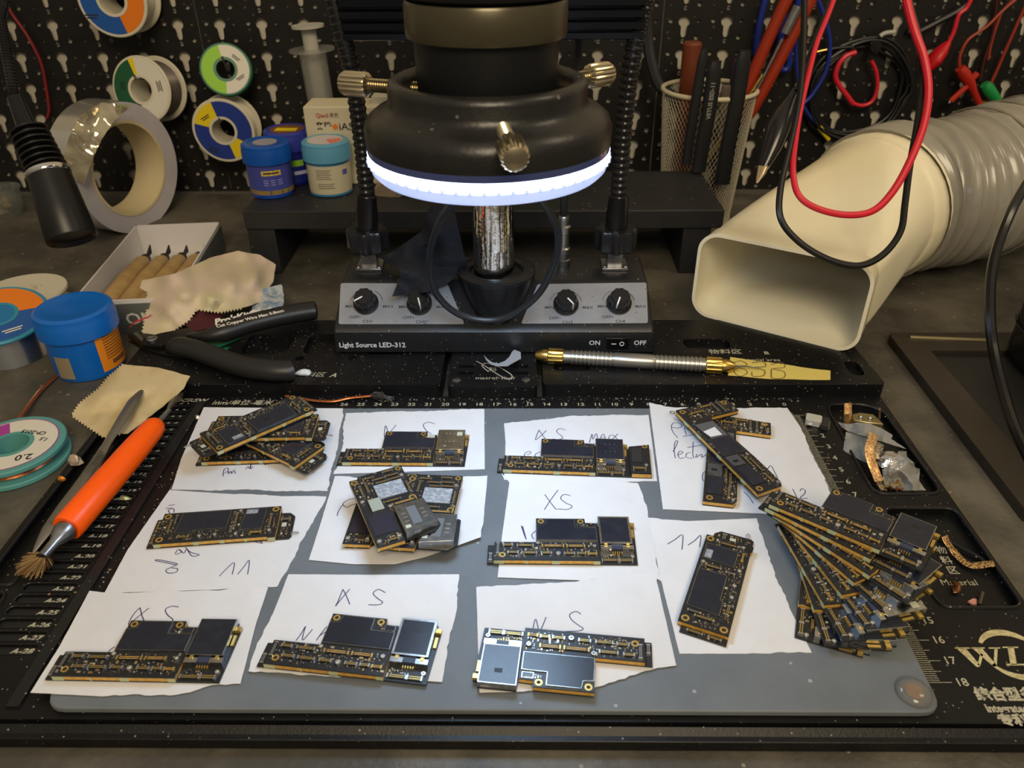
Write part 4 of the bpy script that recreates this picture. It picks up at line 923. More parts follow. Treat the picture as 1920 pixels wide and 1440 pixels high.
def reel(label, c, axis, Rf, Rh, w, flange, wire, sectors, words=(), cat='reel', name='solder_reel', hook=True, fl=.22, group=None, roll=0, Rw=.86, wcol=None):
    """front flange centre c, axis points to the viewer"""
    t = thing(name, label, cat, c, 0, group); d = Vector(axis).normalized(); c = Vector(c); X = axm(c, d, roll)
    for nm, s in (('front_flange', 0), ('rear_flange', -w+fl)):
        mb = MB(); mb.lathe(c+d*(s-fl), d, [(Rh, 0), (Rf-.06, 0), (Rf, .06), (Rf, fl-.06), (Rf-.08, fl), (Rh+.02, fl)], 48, close=True); o = part(nm, mb, flange, t)
        if s == 0:
            mats = []; mb = MB()
            for k, (r0, r1, a0, a1, m) in enumerate(sectors):
                if m not in mats: mats.append(m)
                mb.mat(mats.index(m)); sector(mb, X, r0, r1, a0, a1, .012+.002*k)
            if sectors: part('printed_label', mb, mats, o, flat=True)
            if words:
                mb = MB()
                for q in words: words_on(mb, X, *q[:4], rz=q[4] if len(q) > 4 else 0, h=.03)
                part('label_words', mb, wcol or M('dark_print', (40, 38, 36), .6), o, flat=True)
    mb = MB(); n = 6; prof = [(Rh, -w+.05), (Rh, -.02)]
    mb.lathe(c, d, [(Rh-.02, -w+.02), (Rh+.22, -w+.02), (Rh+.22, .03), (Rh-.02, .03)], 32, close=True); part('hub', mb, flange, t)
    mb = MB(); k = int((w-2*fl)/.09); pr_ = []
    for i in range(k): h = -w+fl+.02+i*.09; pr_ += [(Rf*Rw-.03, h), (Rf*Rw, h+.045)]
    pr_ = [(Rh+.2, -w+fl)]+pr_+[(Rh+.2, -fl)]; mb.lathe(c, d, pr_, 40, cap=False); part('wound_wire', mb, wire, t)
    if hook:
        mb = MB(); top = c-d*(w*.5)+Vector((0, 0, Rh-.15)); mb.tube([top+d*(w*.5+.5)+Vector((0, 0, .3)), top+d*(w*.5+.35), top, Vector((top.x, PEGY+.1, top.z))], .12, 8); part('hook', mb, steel, t)
    return t
offw = M('ivory_plastic', (206, 200, 180), .45); tinw = M('solder_wire', (176, 178, 182), .2, .95)
blueP = M('blue_print', (30, 84, 160), .45); orangeP = M('orange_print', (226, 122, 24), .45); yellowP = M('yellow_print', (226, 200, 30), .45)
greenP = M('dark_green_print', (24, 84, 50), .5); whiteP = M('white_label', (214, 210, 198), .55); tealP = M('teal_plastic', (86, 150, 146), .4); tealB = M('blue_teal_plastic', (44, 134, 168), .35)
lime = M('lime_print', (140, 196, 40), .5); navyP = M('royal_blue_print', (34, 56, 140), .45); magP = M('magenta_print', (164, 60, 150), .5)
# hanging reels
reel('orange and blue solder reel with ivory rim, highest on the pegboard', (-51.35, 38.2, 17.75), (0, -1, .02), 3.05, 1.15, 3.2, offw, offw,
     [(1.2, 2.8, -75, 90, orangeP), (1.2, 2.8, 90, 285, blueP), (1.2, 1.25, 0, 360, whiteP)], [('#2', .5, -2.1, -1.2, 0), ('#3', .4, 1.5, .9, 40)], group=None)
reel('dark green and white solder reel on the pegboard above the tape roll', (-50.75, 38.3, 10.2), (-.18, -1, .18), 2.95, 1.1, 2.8, offw, M('grey_wire', (120, 112, 104), .35, .6),
     [(1.15, 2.75, 110, 262, greenP), (1.15, 2.75, 98, 110, yellowP), (1.15, 2.75, -98, 98, whiteP)], [('#3', .4, 2.1, .4, -80), ('#3', .35, -2.0, .3, 85)])
reel('small lime green and white wick reel, upper right of the hanging reels', (-42.65, 38.6, 11.9), (.2, -1, .32), 2.3, .85, 1.0, M('green_rim', (46, 110, 84), .4), copper,
     [(.9, 2.1, 100, 265, lime), (.9, 2.1, -95, 100, whiteP)], [('#2', .35, 1.1, 1.0, -40), ('#2', .35, 1.2, -.7, 30)])
reel('royal blue and yellow solder reel with ivory rim hanging beside the jars', (-43.75, 38.0, 6.5), (0, -1, .02), 2.95, 1.1, 2.4, offw, offw,
     [(1.15, 2.7, -60, 105, navyP), (1.15, 2.7, 105, 165, yellowP), (1.15, 2.7, 165, 285, navyP), (1.15, 2.7, 285, 330, yellowP)], [('#2', .4, -1.5, 1.3, 30), ('#3', .4, -1.2, -1.6, -20)])
# roll of tape
C = Vector(G(243, 317, 4.55)); C.z = 4.55; ax = Vector((.93, -.37, 0)).normalized(); t = thing('tape_roll', 'large grey tape roll with cream core standing on edge against the pegboard', 'tape', (C.x, C.y, DZ))
mb = MB(); mb.lathe(C, ax, [(4.2, 0), (5.75, 0), (5.75, -3.3), (4.2, -3.3)], 72, close=True); part('tape_layers', mb, [M('grey_tape_side', (182, 177, 184), .5, n=(40, (194, 189, 193), .4, .7))], t)
mb = MB(); mb.lathe(C, ax, [(3.95, .06), (4.2, .06), (4.2, -3.36), (3.95, -3.36)], 64, close=True); part('core', mb, M('cream_card', (206, 190, 150), .7), t)
mb = MB(); X = axm(C, ax); A = [radians(a) for a in range(20, 190, 6)]
mb.add([X @ Vector((cos(a)*5.8, sin(a)*5.8, -.1)) for a in A]+[X @ Vector((cos(a)*5.8, sin(a)*5.8, -3.3)) for a in A], [(i, i+1, len(A)+i+1, len(A)+i) for i in range(len(A)-1)])
S_ = MB(); pxsheet(S_, [(190, 192, C.y-2.6), (246, 198, C.y-1.0), (215, 226, C.y-3.2), (190, 262, C.y-4.6), (172, 300, C.y-5.4), (158, 345, C.y-5.9), (140, 336, C.y-6.0), (118, 300, C.y-5.9), (130, 255, C.y-5.5), (152, 215, C.y-4.4)], [], 'Y', .3, 2, .04, 10, 31); part('peeled_strip', S_, M('clear_tape_film', (196, 186, 160), .08, .55, alpha=.95, bump=(25, .12)), t)
part('outer_tape', mb, M('silver_tape_skin', (204, 200, 192), .16, .75, bump=(60, .3)), t)
# desk lamp with finned head
def lp(x, y, z=53): return GD(x, y, z)
H0, H1, H2, H3 = lp(136, 449), lp(93, 330), lp(51, 240), lp(28, 183)
t = thing('gooseneck_lamp', 'black gooseneck lamp with finned head and silver ring, at the left edge', 'lamp', (-68, 16, DZ))
d = (H1-H0).normalized(); mb = MB(); mb.lathe(H0, d, [(1.35, .3), (1.58, .0), (1.62, .1), (1.5, (H1-H0).length*.5), (1.36, (H1-H0).length)], 40); part('lamp_head', mb, M('lamp_black', (20, 20, 22), .38), t)
mb = MB(); mb.lathe(H1, d, [(1.38, -.02), (1.42, .05), (1.42, .32), (1.38, .38)], 40); part('silver_ring', mb, chrome, t)
mb = MB(); L = (H2-H1).length; pr_ = [(.8, .4)]
for k in range(7): h = .5+k*(L-.5)/7; pr_ += [(.85, h), (1.34-.02*k, h+.08), (1.34-.02*k, h+.2), (.85, h+.3)]
mb.lathe(H1, (H2-H1), pr_+[(.6, L+.1)], 40); part('cooling_fins', mb, M('lamp_black', (20, 20, 22), .38), t, ang=25)
mb = MB(); mb.cyl(H2, H3, .62, .5, 20); part('neck_collar', mb, blackg, t)
P = spl([H3, lp(14, 110), lp(2, 40), lp(-18, -40), Vector((-58, 22, 28)), Vector((-66, 20, 26)), Vector((-68.3, 17, 14)), Vector((-68, 16, DZ+.5))], 26)
mb = MB(); mb.tube(P, [.36 if i % 2 else .30 for i in range(len(P))], 10); part('gooseneck', mb, M('neck_black', (24, 24, 26), .25), t, ang=15)
mb = MB(); mb.lathe((-68, 16, DZ), (0, 0, 1), [(5, 0), (5, .9), (4.5, 1.2), (.6, 1.3)], 40); part('lamp_foot', mb, blackm, t)
# small plastic tub
c = G(14, 402, DZ); t = thing('plastic_tub', 'small clear plastic tub with beige bits at the far left', 'tub', (c.x, c.y, DZ))
clear = M('clear_plastic', (200, 205, 200), .15, trans=.85, alpha=.55, ior=1.2)
mb = MB(); mb.lathe(c, (0, 0, 1), [(1.45, 0), (1.75, 2.4), (1.9, 2.5), (1.9, 2.65), (1.7, 2.65), (1.62, 2.4), (1.35, .1), (.01, .1)], 32, cap=False); part('tub_wall', mb, clear, t)
mb = MB()
for k in range(14): mb.sphere((c.x+R.uniform(-.9, .9), c.y+R.uniform(-.9, .9), DZ+.35+R.uniform(0, .9)), R.uniform(.22, .4), 8, .7)
part('beige_bits', mb, M('beige_bits', (150, 128, 96), .7), t, kind='stuff')
# carton with carving knives
BLc = Vector((-46.75, 11.2)); an = radians(6.2); X = Matrix.Translation((BLc.x, BLc.y, DZ)) @ Matrix.Rotation(an, 4, 'Z')
t = thing('knife_carton', 'open white and grey carton tray holding wooden carving knives', 'box', (BLc.x, BLc.y, DZ))
wm = [M('carton_white', (206, 202, 200), .6), M('carton_grey_print', (92, 94, 90), .55)]
Wb, Lb, Hb = 7.0, 14.8, 2.55
for nm, c_, d_ in (('bottom', (Wb/2, Lb/2, .06), (Wb, Lb, .12)), ('side_wall', (.07, Lb/2, Hb/2), (.14, Lb, Hb)), ('side_wall', (Wb-.07, Lb/2, Hb/2), (.14, Lb, Hb)), ('end_wall', (Wb/2, .07, Hb/2), (Wb, .14, Hb)), ('end_wall', (Wb/2, Lb-.07, Hb/2), (Wb, .14, Hb))):
    mb = MB(); mb.mat(0).box(c_, d_, M4=X)
    if nm != 'bottom':
        o_ = Vector(c_)-Vector((Wb/2, Lb/2, 0)); q = Vector(c_)
        if d_[0] < 1: q.x += .09*(1 if o_.x > 0 else -1)
        else: q.y += .09*(1 if o_.y > 0 else -1)
        mb.mat(1).box((q.x, q.y, q.z-.12), (d_[0] if d_[0] > 1 else .03, d_[1] if d_[1] > 1 else .03, Hb-.35), M4=X)
    part(nm, mb, wm, t, flat=True)
mb = MB(); mb.text("ON'T", 1.25, X @ Matrix.Translation((4.9, -.06, 1.05)) @ Matrix.Rotation(pi/2, 4, 'X'), 1.05, bold=.02); part('carton_print', mb, whiteP, t, flat=True)
wood = M('pale_wood', (176, 146, 96), .5, n=(90, (150, 118, 72), .4, .75))
for k, (x, w) in enumerate(((1.35, 'leftmost in the carton, beside the white side wall'), (2.85, 'second from the left in the carton'), (4.25, 'third from the left in the carton'), (5.65, 'rightmost in the carton, partly under the pink cloth'))):
    a = X @ Vector((x-.25, .7, .95)); b = X @ Vector((x+.1, 10.9, .95)); t = thing('carving_knife', 'wooden handled carving knife, '+w, 'carving knife', tuple(a), 0, 'carving knives in the carton')
    mb = MB(); mb.lathe(a, b-a, [(.3, 0), (.62, .4), (.72, 2), (.74, 6), (.62, 9.6), (.4, 10.2)], 20); part('handle', mb, wood, t)
    d = (b-a).normalized(); mb = MB(); mb.lathe(b-d*.1, d, [(.42, 0), (.42, .5), (.2, .6)], 12); mb.tube([b+d*.5, b+d*1.3+Vector((.05*k, 0, .1)), b+d*(2.1-.2*k)+Vector((.1*k-.1, 0, .5))], [.2, .22, .05], 8, flat=.4); part('blade', mb, M('dark_steel', (70, 70, 72), .3, .9), t)
# stained cloths and scraps
t = thing('wiping_cloth', 'stained pink and white cloth with zigzag edge over the knife carton', 'cloth', tuple(G(400, 560, 1.5)))
mb = MB()
pxsheet(mb, [(268, 624, .95), (275, 590, 1.0), (278, 548, 1.6), (262, 540, 1.7), (266, 526, 1.8), (330, 512, 2.4), (392, 484, 2.6), (446, 470, 2.3), (488, 478, 1.5), (517, 496, 1.0), (512, 528, .9), (486, 566, 1.0), (454, 576, 1.4), (412, 584, 1.7), (368, 578, 1.8), (352, 600, 1.5), (318, 622, 1.0), (296, 628, .95)],
        [(350, 550, 2.5), (430, 530, 2.9), (470, 520, 2.4), (320, 580, 1.9), (400, 560, 2.6), (300, 600, 1.4)], 'Z', .75, .9, .05, 9, 3, zig=(0, 1, 12, 13, 14, 15, 16), base=.9)
clothw = M('stained_cloth', (206, 186, 168), .9, n=(28, (196, 186, 150), .4, .62), dust=(34, .60, (128, 112, 88)), bump=(2600, .12)); part('cloth_sheet', mb, clothw, t, ang=60)
t = thing('maroon_cloth', 'small dark maroon cloth scrap with zigzag edge under the pink cloth', 'cloth', tuple(G(390, 590, 1.2)))
mb = MB(); pxsheet(mb, [(356, 578, 1.2), (384, 571, 1.5), (410, 578, 1.6), (414, 592, 1.4), (404, 612, 1.3), (360, 622, 1.3), (345, 606, 1.2)], [], 'Z', .4, 3, .05, 7, 9, zig=(0, 1, 2, 3)); part('cloth_sheet', mb, M('maroon', (70, 18, 28), .85), t)
mb = MB(); mb.tube([G(243, 614, .2), G(252, 604, .5), G(272, 597, .9), G(284, 590, 1.1)], [.06, .12, .1, .05], 6, flat=.4); solo('red_ribbon', mb, M('red_cloth', (190, 50, 66), .7), 'thin red ribbon end poking out left of the pink cloth', 'ribbon', tuple(G(262, 604, .4)))
t = thing('crumpled_wipe', 'small crumpled blue and white wipe right of the pink cloth', 'wipe', tuple(G(500, 570, .9)))
mb = MB(); pxsheet(mb, [(470, 592, .85), (476, 560, 1.1), (496, 540, 1.2), (528, 533, 1.0), (532, 552, .9), (531, 585, .85), (500, 592, .85)], [(500, 560, 1.6)], 'Z', .7, 3, .04, 8, 12, base=.85); part('wipe_sheet', mb, M('blue_white_wipe', (188, 194, 196), .9, n=(90, (120, 140, 160), .45, .6)), t)
t = thing('cotton_cloth', 'cream stained cloth with zigzag edges lying under the tweezers', 'cloth', tuple(G(245, 745, .3)))
mb = MB(); pxsheet(mb, [(232, 683, .9), (300, 690, 1.0), (356, 705, 1.0), (344, 728, .9), (300, 765, .6), (240, 812, .6), (226, 812, .4), (195, 818, .15), (168, 800, .15), (136, 778, .1), (150, 757, .1), (185, 730, .15), (205, 706, .15)],
        [(260, 700, 1.1), (230, 740, .6), (290, 730, 1.0), (260, 770, .9), (200, 770, .25)], 'Z', .5, 1.2, .05, 8, 21, zig=(6, 7, 8, 9, 10, 11, 12), base=.1)
part('cloth_sheet', mb, M('cream_cloth', (200, 182, 142), .9, n=(26, (176, 154, 104), .5, .72), bump=(2600, .12)), t, ang=60)
# big blue flux jar
def jar(label, c, rb, rl, hb, hl, body, lid, labels=(), ridges=True, tilt=(0, 0, 1), name='flux_jar', group=None):
    t = thing(name, label, 'jar', tuple(c), 0, group); c = Vector(c)
    mb = MB(); mb.lathe(c, tilt, [(rb*.84, 0), (rb*.96, .08), (rb, .4), (rb, hb)], 48); part('jar_body', mb, body, t)
    mb = MB(); rr = []; d = Vector(tilt).normalized(); x, y = mb.frame(d)
    for h, r_, rg in ((hb-.25, rl*.97, 0), (hb-.2, rl, 1), (hb+hl*.55, rl, 1), (hb+hl*.62, rl*.985, 0), (hb+hl*.9, rl*.97, 0), (hb+hl, rl*.88, 0), (hb+hl-.02, rl*.72, 0), (hb+hl-.06, rl*.66, 0), (hb+hl-.06, rl*.3, 0)):
        rr.append([c+d*h+(x*cos(2*pi*j/120)+y*sin(2*pi*j/120))*r_*(1.010 if (rg and ridges and j % 2 == 0) else 1) for j in range(120)])
    mb.rings(rr); part('lid', mb, lid, t, ang=28)
    for nm, z0, z1, a0, a1, m in labels:
        mb = MB(); arcpatch(mb, c, rb+.02, c.z+z0, c.z+z1, a0, a1); part(nm, mb, m, t, flat=True)
    return t
cb = G(169, 692, DZ); bluem = M('blue_jar_plastic', (8, 98, 190), .32, spec=.6)
t = jar('large bright blue flux jar with orange label beside the carton', (cb.x, cb.y+.3, DZ), 2.15, 2.4, 3.15, 1.35, bluem, bluem, [('orange_label', .45, 3.0, -42, 35, M('orange_label', (224, 134, 30), .5)), ('grey_label', .35, 1.9, -118, -88, M('grey_label', (140, 128, 104), .5))])
mb = MB()
for k in range(9): arcpatch(mb, (cb.x, cb.y+.3), 2.185, DZ+2.75-k*.19, DZ+2.82-k*.19, -30, 28)
arcpatch(mb, (cb.x, cb.y+.3), 2.185, DZ+.75, DZ+1.05, -22, 10); part('label_lines', mb, M('label_dark', (110, 72, 40), .6), t, flat=True)
# solder reel lying at the left edge
c = G(-4, 590, 2.42); t = reel('blue rimmed solder reel with orange and blue label at the left edge', tuple(c), (.12, -.22, 1), 3.0, 1.0, 3.2, tealB, tinw, [(1.1, 2.75, 28, 165, orangeP), (1.1, 2.75, 165, 388, blueP), (0, 1.1, 0, 360, M('blue_hub', (24, 112, 170), .4))], [('#2', .5, 1.5, -1.2, 40)], hook=False, Rw=.8, wcol=whiteP)
t = thing('cream_reel', 'cream coloured reel lying behind the blue rimmed reel at the left edge', 'reel', (-52.6, 15.2, DZ))
mb = MB(); mb.lathe((-52.6, 15.2, DZ), (0, 0, 1), [(1, 0), (3.0, 0), (3.05, .15), (3.0, .3), (2.5, .4), (2.5, 1.2), (3.0, 1.3), (3.05, 1.45), (3.0, 1.6), (1, 1.6)], 48, close=True); part('reel_body', mb, offw, t)
mb = MB(); mb.tube(spl([(-53.5+2.4*cos(a), 14.9+1.9*sin(a), .5+.12*sin(3*a)) for a in (0, .8, 1.6, 2.4, 3.1)], 5), .22, 8); part('wire_tail', mb, M('cream_wire', (196, 186, 140), .5), t)
# wick reel and its copper braid
c = G(20, 833, .35); t = reel('teal desoldering wick reel with white and magenta label lying flat at the left', (c.x, c.y, .35), (0, 0, 1), 2.75, .95, 1.15, tealP, copper, [(1.0, 2.4, 0, 360, magP), (1.05, 2.28, -150, 120, whiteP), (2.28, 2.34, -170, 150, whiteP)], [('2.0', .72, 1.35, -1.15, 192), ('CP-2015', .42, .7, 1.1, 172), ('1.5', .4, 1.6, .45, 165)], hook=False, name='wick_reel', fl=.3, Rw=.8)
P = [G(30, 792, -.2), G(44, 772, -.4), G(75, 733, -.65), G(112, 698, -.72), G(126, 672, -.68), G(126, 640, -.65), G(112, 618, -.65), G(86, 602, -.7)]
mb = MB(); mb.tube(spl(P, 7), .17, 8, flat=.3, up=(0, 0, 1)); solo('copper_braid', mb, copper, 'copper desoldering braid running from the teal reel towards the blue jar', 'braid', tuple(P[2]))
# cutters
t = thing('flush_cutters', 'black handled flush cutters with white lettering lying on the tray rack', 'cutters', tuple(G(285, 640, .8)))
grip = M('grip_black', (30, 29, 28), .42, bump=(600, .08)); jawm = M('blackened_steel', (34, 33, 32), .35, .7)
up = [G(352, 628, 1.3), G(385, 630, 1.6), G(420, 622, 1.7), G(470, 606, 1.75), G(530, 592, 1.75), G(575, 584, 1.7), G(594, 582, 1.65)]
lo = [G(316, 655, 1.0), G(330, 650, 1.3), G(365, 656, 1.45), G(410, 672, 1.45), G(455, 687, 1.45), G(505, 694, 1.45), G(536, 695, 1.4), G(548, 694, 1.35)]
mb = MB(); S = spl(up, 6); mb.tube(S, [max(.12, min(1, .18+i*.07, (len(S)-i)*.3+.3))*.74 for i in range(len(S))], 20, flat=.85); part('upper_handle', mb, grip, t)
mb = MB(); S = spl(lo, 6); mb.tube(S, [max(.12, min(1, .35+i*.09, (len(S)-i)*.3+.3))*.70 for i in range(len(S))], 20, flat=.9); part('lower_handle', mb, grip, t)
mb = MB(); mb.prism([G(*q, 1.1).to_2d() for q in ((395, 632), (340, 640), (300, 652), (268, 650), (240, 632), (246, 626), (275, 636), (300, 628), (352, 618))], .95, 1.25); mb.prism([G(*q, .9).to_2d() for q in ((345, 672), (300, 664), (262, 652), (240, 640), (270, 640), (300, 640), (340, 646))], .82, .96); part('jaws', mb, jawm, t, flat=True, bevel=.05)
mb = MB(); mb.prism([G(*q, 1.27).to_2d() for q in ((249, 625), (256, 622), (269, 634), (266, 640))], 1.2, 1.27); mb.lathe(G(285, 637, 1.25), (0, 0, 1), [(.36, 0), (.36, .1), (.28, .16), (.12, .12)], 20); part('pivot_screw', mb, steel, t)
a = G(405, 618, 2.3); b = G(530, 588, 2.3); an = atan2((b-a).y, (b-a).x); nv = Vector((0, -.35, 1)).normalized()
def HP(x, y): q = G(x, y, 2.32); return Matrix.Translation(q) @ Matrix.Rotation(an, 4, 'Z') @ Matrix.Rotation(radians(18), 4, 'X')
mb = MB(); mb.text("Pro'sKit®", .72, HP(443, 595), .95, .25, bold=.03); mb.text('PK-209', .34, HP(494, 582), 1.1, .1, bold=.012); mb.text('Cut Copper Wire Max 0.8mm', .36, HP(470, 597), .98, bold=.012)
part('handle_print', mb, M('print_cream', (206, 202, 192), .6), t, flat=True)
# scraps of green board under the cutters
for i, (q, lb) in enumerate((([(380, 640), (448, 625), (453, 632), (395, 656)], 'green printed board scrap under the cutters, the larger piece'), ([(398, 658), (430, 650), (416, 668), (400, 664)], 'small green board scrap peeking below the larger green one'))):
    mb = MB(); mb.prism([G(*p, .9).to_2d() for p in q], .82, .92); t = solo('board_scrap', mb, M('green_board', (18, 104, 66), .45), lb, 'board scrap', tuple(G(*q[0], .82)), flat=True)
# tweezers
t = thing('steel_tweezers', 'steel tweezers with ribbed grip lying between cloth and orange brush', 'tweezers', tuple(G(150, 920, .3)))
tw = M('tweezer_steel', (150, 146, 140), .34, .9)
def strip(cl, w, z, th):
    P = [G(x, y, zz) for x, y, zz in cl]; mb = MB(); S = spl(P, 6); n = len(S); wl = []
    for i in range(n): f = i/(n-1)*(len(w)-1); k = min(int(f), len(w)-2); wl.append(w[k]+(w[k+1]-w[k])*(f-k))
    mb.tube(S, wl, 10, flat=th, up=(0, 0, 1)); return mb
part('upper_arm', strip([(265, 732, .9), (250, 752, 1.05), (225, 792, 1.1), (200, 832, 1.0), (165, 890, .95), (125, 945, .9), (90, 992, .7), (62, 1036, .35)], [.12, .34, .30, .24, .38, .40, .32, .05], 0, .32), tw, t)
part('lower_arm', strip([(208, 822, .8), (185, 865, .5), (150, 922, .4), (110, 975, .35), (64, 1036, .25)], [.22, .3, .36, .3, .05], 0, .3), M('tweezer_shade_reflection', (86, 66, 62), .3, .95), t)  # lower arm's shade and reddish reflection put into the steel colour
mb = MB()
for k in range(46):
    f = k/45; x, y = 192+(98-192)*f, 848+(982-848)*f; q = G(x, y, 1.14-.28*f); mb.box(q, (.62, .05, .04), rz=atan2(-1, -.62)+pi/2)
part('grip_ribs', mb, steel, t, flat=True, kind='stuff')
# orange brush tool
a = G(290, 800, 1.25); b = G(128, 988, 1.15); d = (b-a).normalized(); Lh = (b-a).length
t = thing('orange_brush', 'bright orange handled double ended wire brush', 'brush', tuple(G(200, 900, .4)))
mb = MB(); mb.lathe(a, d, [(.2, -.34), (.42, -.26), (.55, -.05), (.62, .4), (.68, 2), (.71, Lh*.6), (.70, Lh), (.64, Lh+.12), (.45, Lh+.1)], 36); part('handle', mb, M('orange_plastic', (255, 92, 0), .38), t)
mb = MB(); mb.lathe(a+d*(Lh+.0), d, [(.48, 0), (.5, .3), (.42, .6), (.24, 1.0), (.22, 1.9), (.26, 1.95)], 24); part('ferrule', mb, steel, t)
mb = MB(); mb.lathe(a-d*.3, -d, [(.16, 0), (.13, .9), (.13, 1.3)], 14); part('thin_ferrule', mb, steel, t)
mb = MB(); e = a+d*(Lh+1.9); tgt = G(55, 1068, .25)
for k in range(420):
    mb.mat(0 if R.random() < .6 else 1); u = R.uniform(0, 2*pi); rr_ = sqrt(R.random()); o_ = Vector((cos(u), sin(u), R.uniform(-.3, .3)))*rr_; L = R.uniform(.75, 1.05)
    p0 = e+o_*.2; p1 = p0+(tgt-e).normalized()*L+o_*.55; p1.z = max(p1.z, .12); dd = Vector((.012, .012, 0)); mb.add([p0-dd, p0+dd, p1+dd, p1-dd, p0+Vector((0, 0, .02)), p1+Vector((0, 0, .02))], [(0, 1, 2, 3), (0, 3, 5, 4), (1, 4, 5, 2)])
part('bristles', mb, [M('bristle_brown', (128, 88, 46), .6), M('bristle_tan', (180, 160, 120), .5)], t, flat=True, kind='stuff')
mb = MB(); e = a-d*1.6
for k in range(90):
    o_ = Vector((R.uniform(-1, 1), R.uniform(-1, 1), R.uniform(-.3, 1))); p0 = e+o_*.1; p1 = p0-d*R.uniform(.8, 1.3)+o_*.22; dd = Vector((.012, 0, .01)); mb.add([p0-dd, p0+dd, p1+dd, p1-dd], [(0, 1, 2, 3)])
part('thin_bristles', mb, M('bristle_grey', (150, 144, 128), .5), t, flat=True, kind='stuff')
# copper braid offcut on the ruler edge
t = thing('braid_offcut', 'short copper braid offcut with frayed black end on the ruler edge', 'braid', tuple(G(620, 748, 0)))
mb = MB(); mb.tube(spl([G(535, 742, .25), G(560, 746, .2), G(590, 751, .15), G(625, 752, .15), G(655, 746, .2), G(695, 742, .3)], 6), .10, 8, flat=.6, up=(0, 0, 1)); part('braid', mb, copper, t)
mb = MB()
for k in range(26): p0 = G(693, 742, .3); mb.tube([p0, p0+Vector((R.uniform(.2, .9), R.uniform(-.35, .3), R.uniform(-.1, .2))), p0+Vector((R.uniform(.8, 1.5), R.uniform(-.7, .3), -.22))], .018, 4)
part('frayed_end', mb, M('burnt_black', (46, 44, 42), .5), t, kind='stuff')
# crumbs and flakes
mb = MB()
fl = [M('crumb_grey', (150, 145, 130), .7), M('crumb_tan', (140, 116, 84), .7), steel]
for k in range(420):
    q = Vector((R.uniform(-34, 1), 1.75-abs(R.gauss(0, .22)), .02)) if k < 240 else Vector((R.uniform(-39, 5.6), R.uniform(-19.5, 1.8), .02)) if k < 330 else Vector((R.uniform(-35.2, -33.5), R.uniform(-18, -4), .03))
    if -33.3 < q.x < .2 and q.y < .6: continue
    s = R.uniform(.02, .07); mb.mat(R.choice([0, 0, 1, 2])).box(q, (s, s*R.uniform(.5, 1.6), s*.6), rz=R.uniform(0, 3))
for k in range(260): s = R.uniform(.015, .045); mb.mat(R.choice([0, 0, 1])).box((R.uniform(-39, 5.5), R.uniform(2.1, 9), .815), (s, s*1.4, s*.6), rz=R.uniform(0, 3))
t = solo('crumbs', mb, fl, 'loose grey and tan crumbs scattered over the black tray', 'crumbs', (-17, 1.5, .02), kind='stuff', flat=True)
for i, (x, y, z, c_, lb) in enumerate(((232, 938, -.2, (206, 204, 150), 'pale yellow solder flake in a screw slot below the orange brush'), (372, 786, -.1, (215, 215, 215), 'small bright silver flake in a screw slot left of the leftmost pile'), (142, 868, .2, (214, 196, 170), 'crumpled foil bit between the teal reel and the tweezers'), (570, 700, .85, (206, 210, 216), 'folded white paper scrap at the end of the lower cutter handle'), (115, 900, .1, (190, 120, 40), 'small copper coloured flake left of the tweezers'))):
    p = G(x, y, z); mb = MB(); r_ = (.42, .3, .5, .55, .25)[i]; n_ = 7; rg = []
    for h in range(3): rg.append([p+Vector((cos(j*2*pi/n_)*r_*(1, .9, .4)[h]*R.uniform(.6, 1.15), sin(j*2*pi/n_)*r_*.6*(1, .9, .4)[h]*R.uniform(.6, 1.15), (0, .12, .25)[h]*(1+(i == 2)))) for j in range(n_)])
    mb.rings(rg); solo(('solder_flake', 'metal_flake', 'foil_bit', 'paper_scrap', 'copper_flake')[i], mb, M('flake_%s' % 'abcde'[i], c_, .3, .6 if i != 3 else 0), lb, 'scrap', tuple(p), flat=True)
# ================================================================ RISER SHELF and what stands on it
t = thing('riser_shelf', 'low black riser shelf behind the light source box carrying jars', 'shelf', (-18.4, 26, DZ))
shm = M('shelf_black', (34, 34, 36), .5, n=(30, (42, 42, 43), .4, .7), dust=(500, .74, (90, 88, 82)))
mb = MB(); mb.box((-18.5, 26.3, 3.85), (37.6, 10.0, 1.5)); part('shelf_top', mb, shm, t, bevel=.08)
for x, lbl in ((-37.3+1, 0), (-1.7, 1)):
    mb = MB(); mb.box((x+.1, 26.3, (3.1+DZ)/2), (2.2, 9.6, 3.1-DZ)); part('leg', mb, shm, t, bevel=.08)
mb = MB(); mb.box((-18.5, 30.6, 1.6), (33.2, .6, 3.0)); part('back_panel', mb, blackm, t)
ST = 4.6
def on(x, y): return G(x, y, ST)
jb = M('blue_jar_label', (62, 70, 150), .4); jl = M('blue_lid', (14, 78, 168), .28); yl = M('yellow_band', (222, 190, 40), .45)
c = on(513, 362); t = jar('blue lidded flux jar with yellow bands on the riser shelf, in front', (c.x, c.y, ST), 1.75, 1.95, 3.0, 1.25, M('blue_jar_foot', (22, 70, 180), .35), jl,
    [('printed_sleeve', .35, 2.75, -180, 180, jb), ('yellow_band', .4, .75, -180, 180, yl), ('yellow_plate', 1.95, 2.35, -95, -45, yl)], ridges=False, group='flux jars on the riser shelf')
mb = MB(); mb.lathe((c.x, c.y, ST+4.16), (0, 0, 1), [(.95, -.04), (.95, .06)], 28); part('lid_sticker', mb, M('lid_sticker_grey', (150, 146, 160), .5), t)
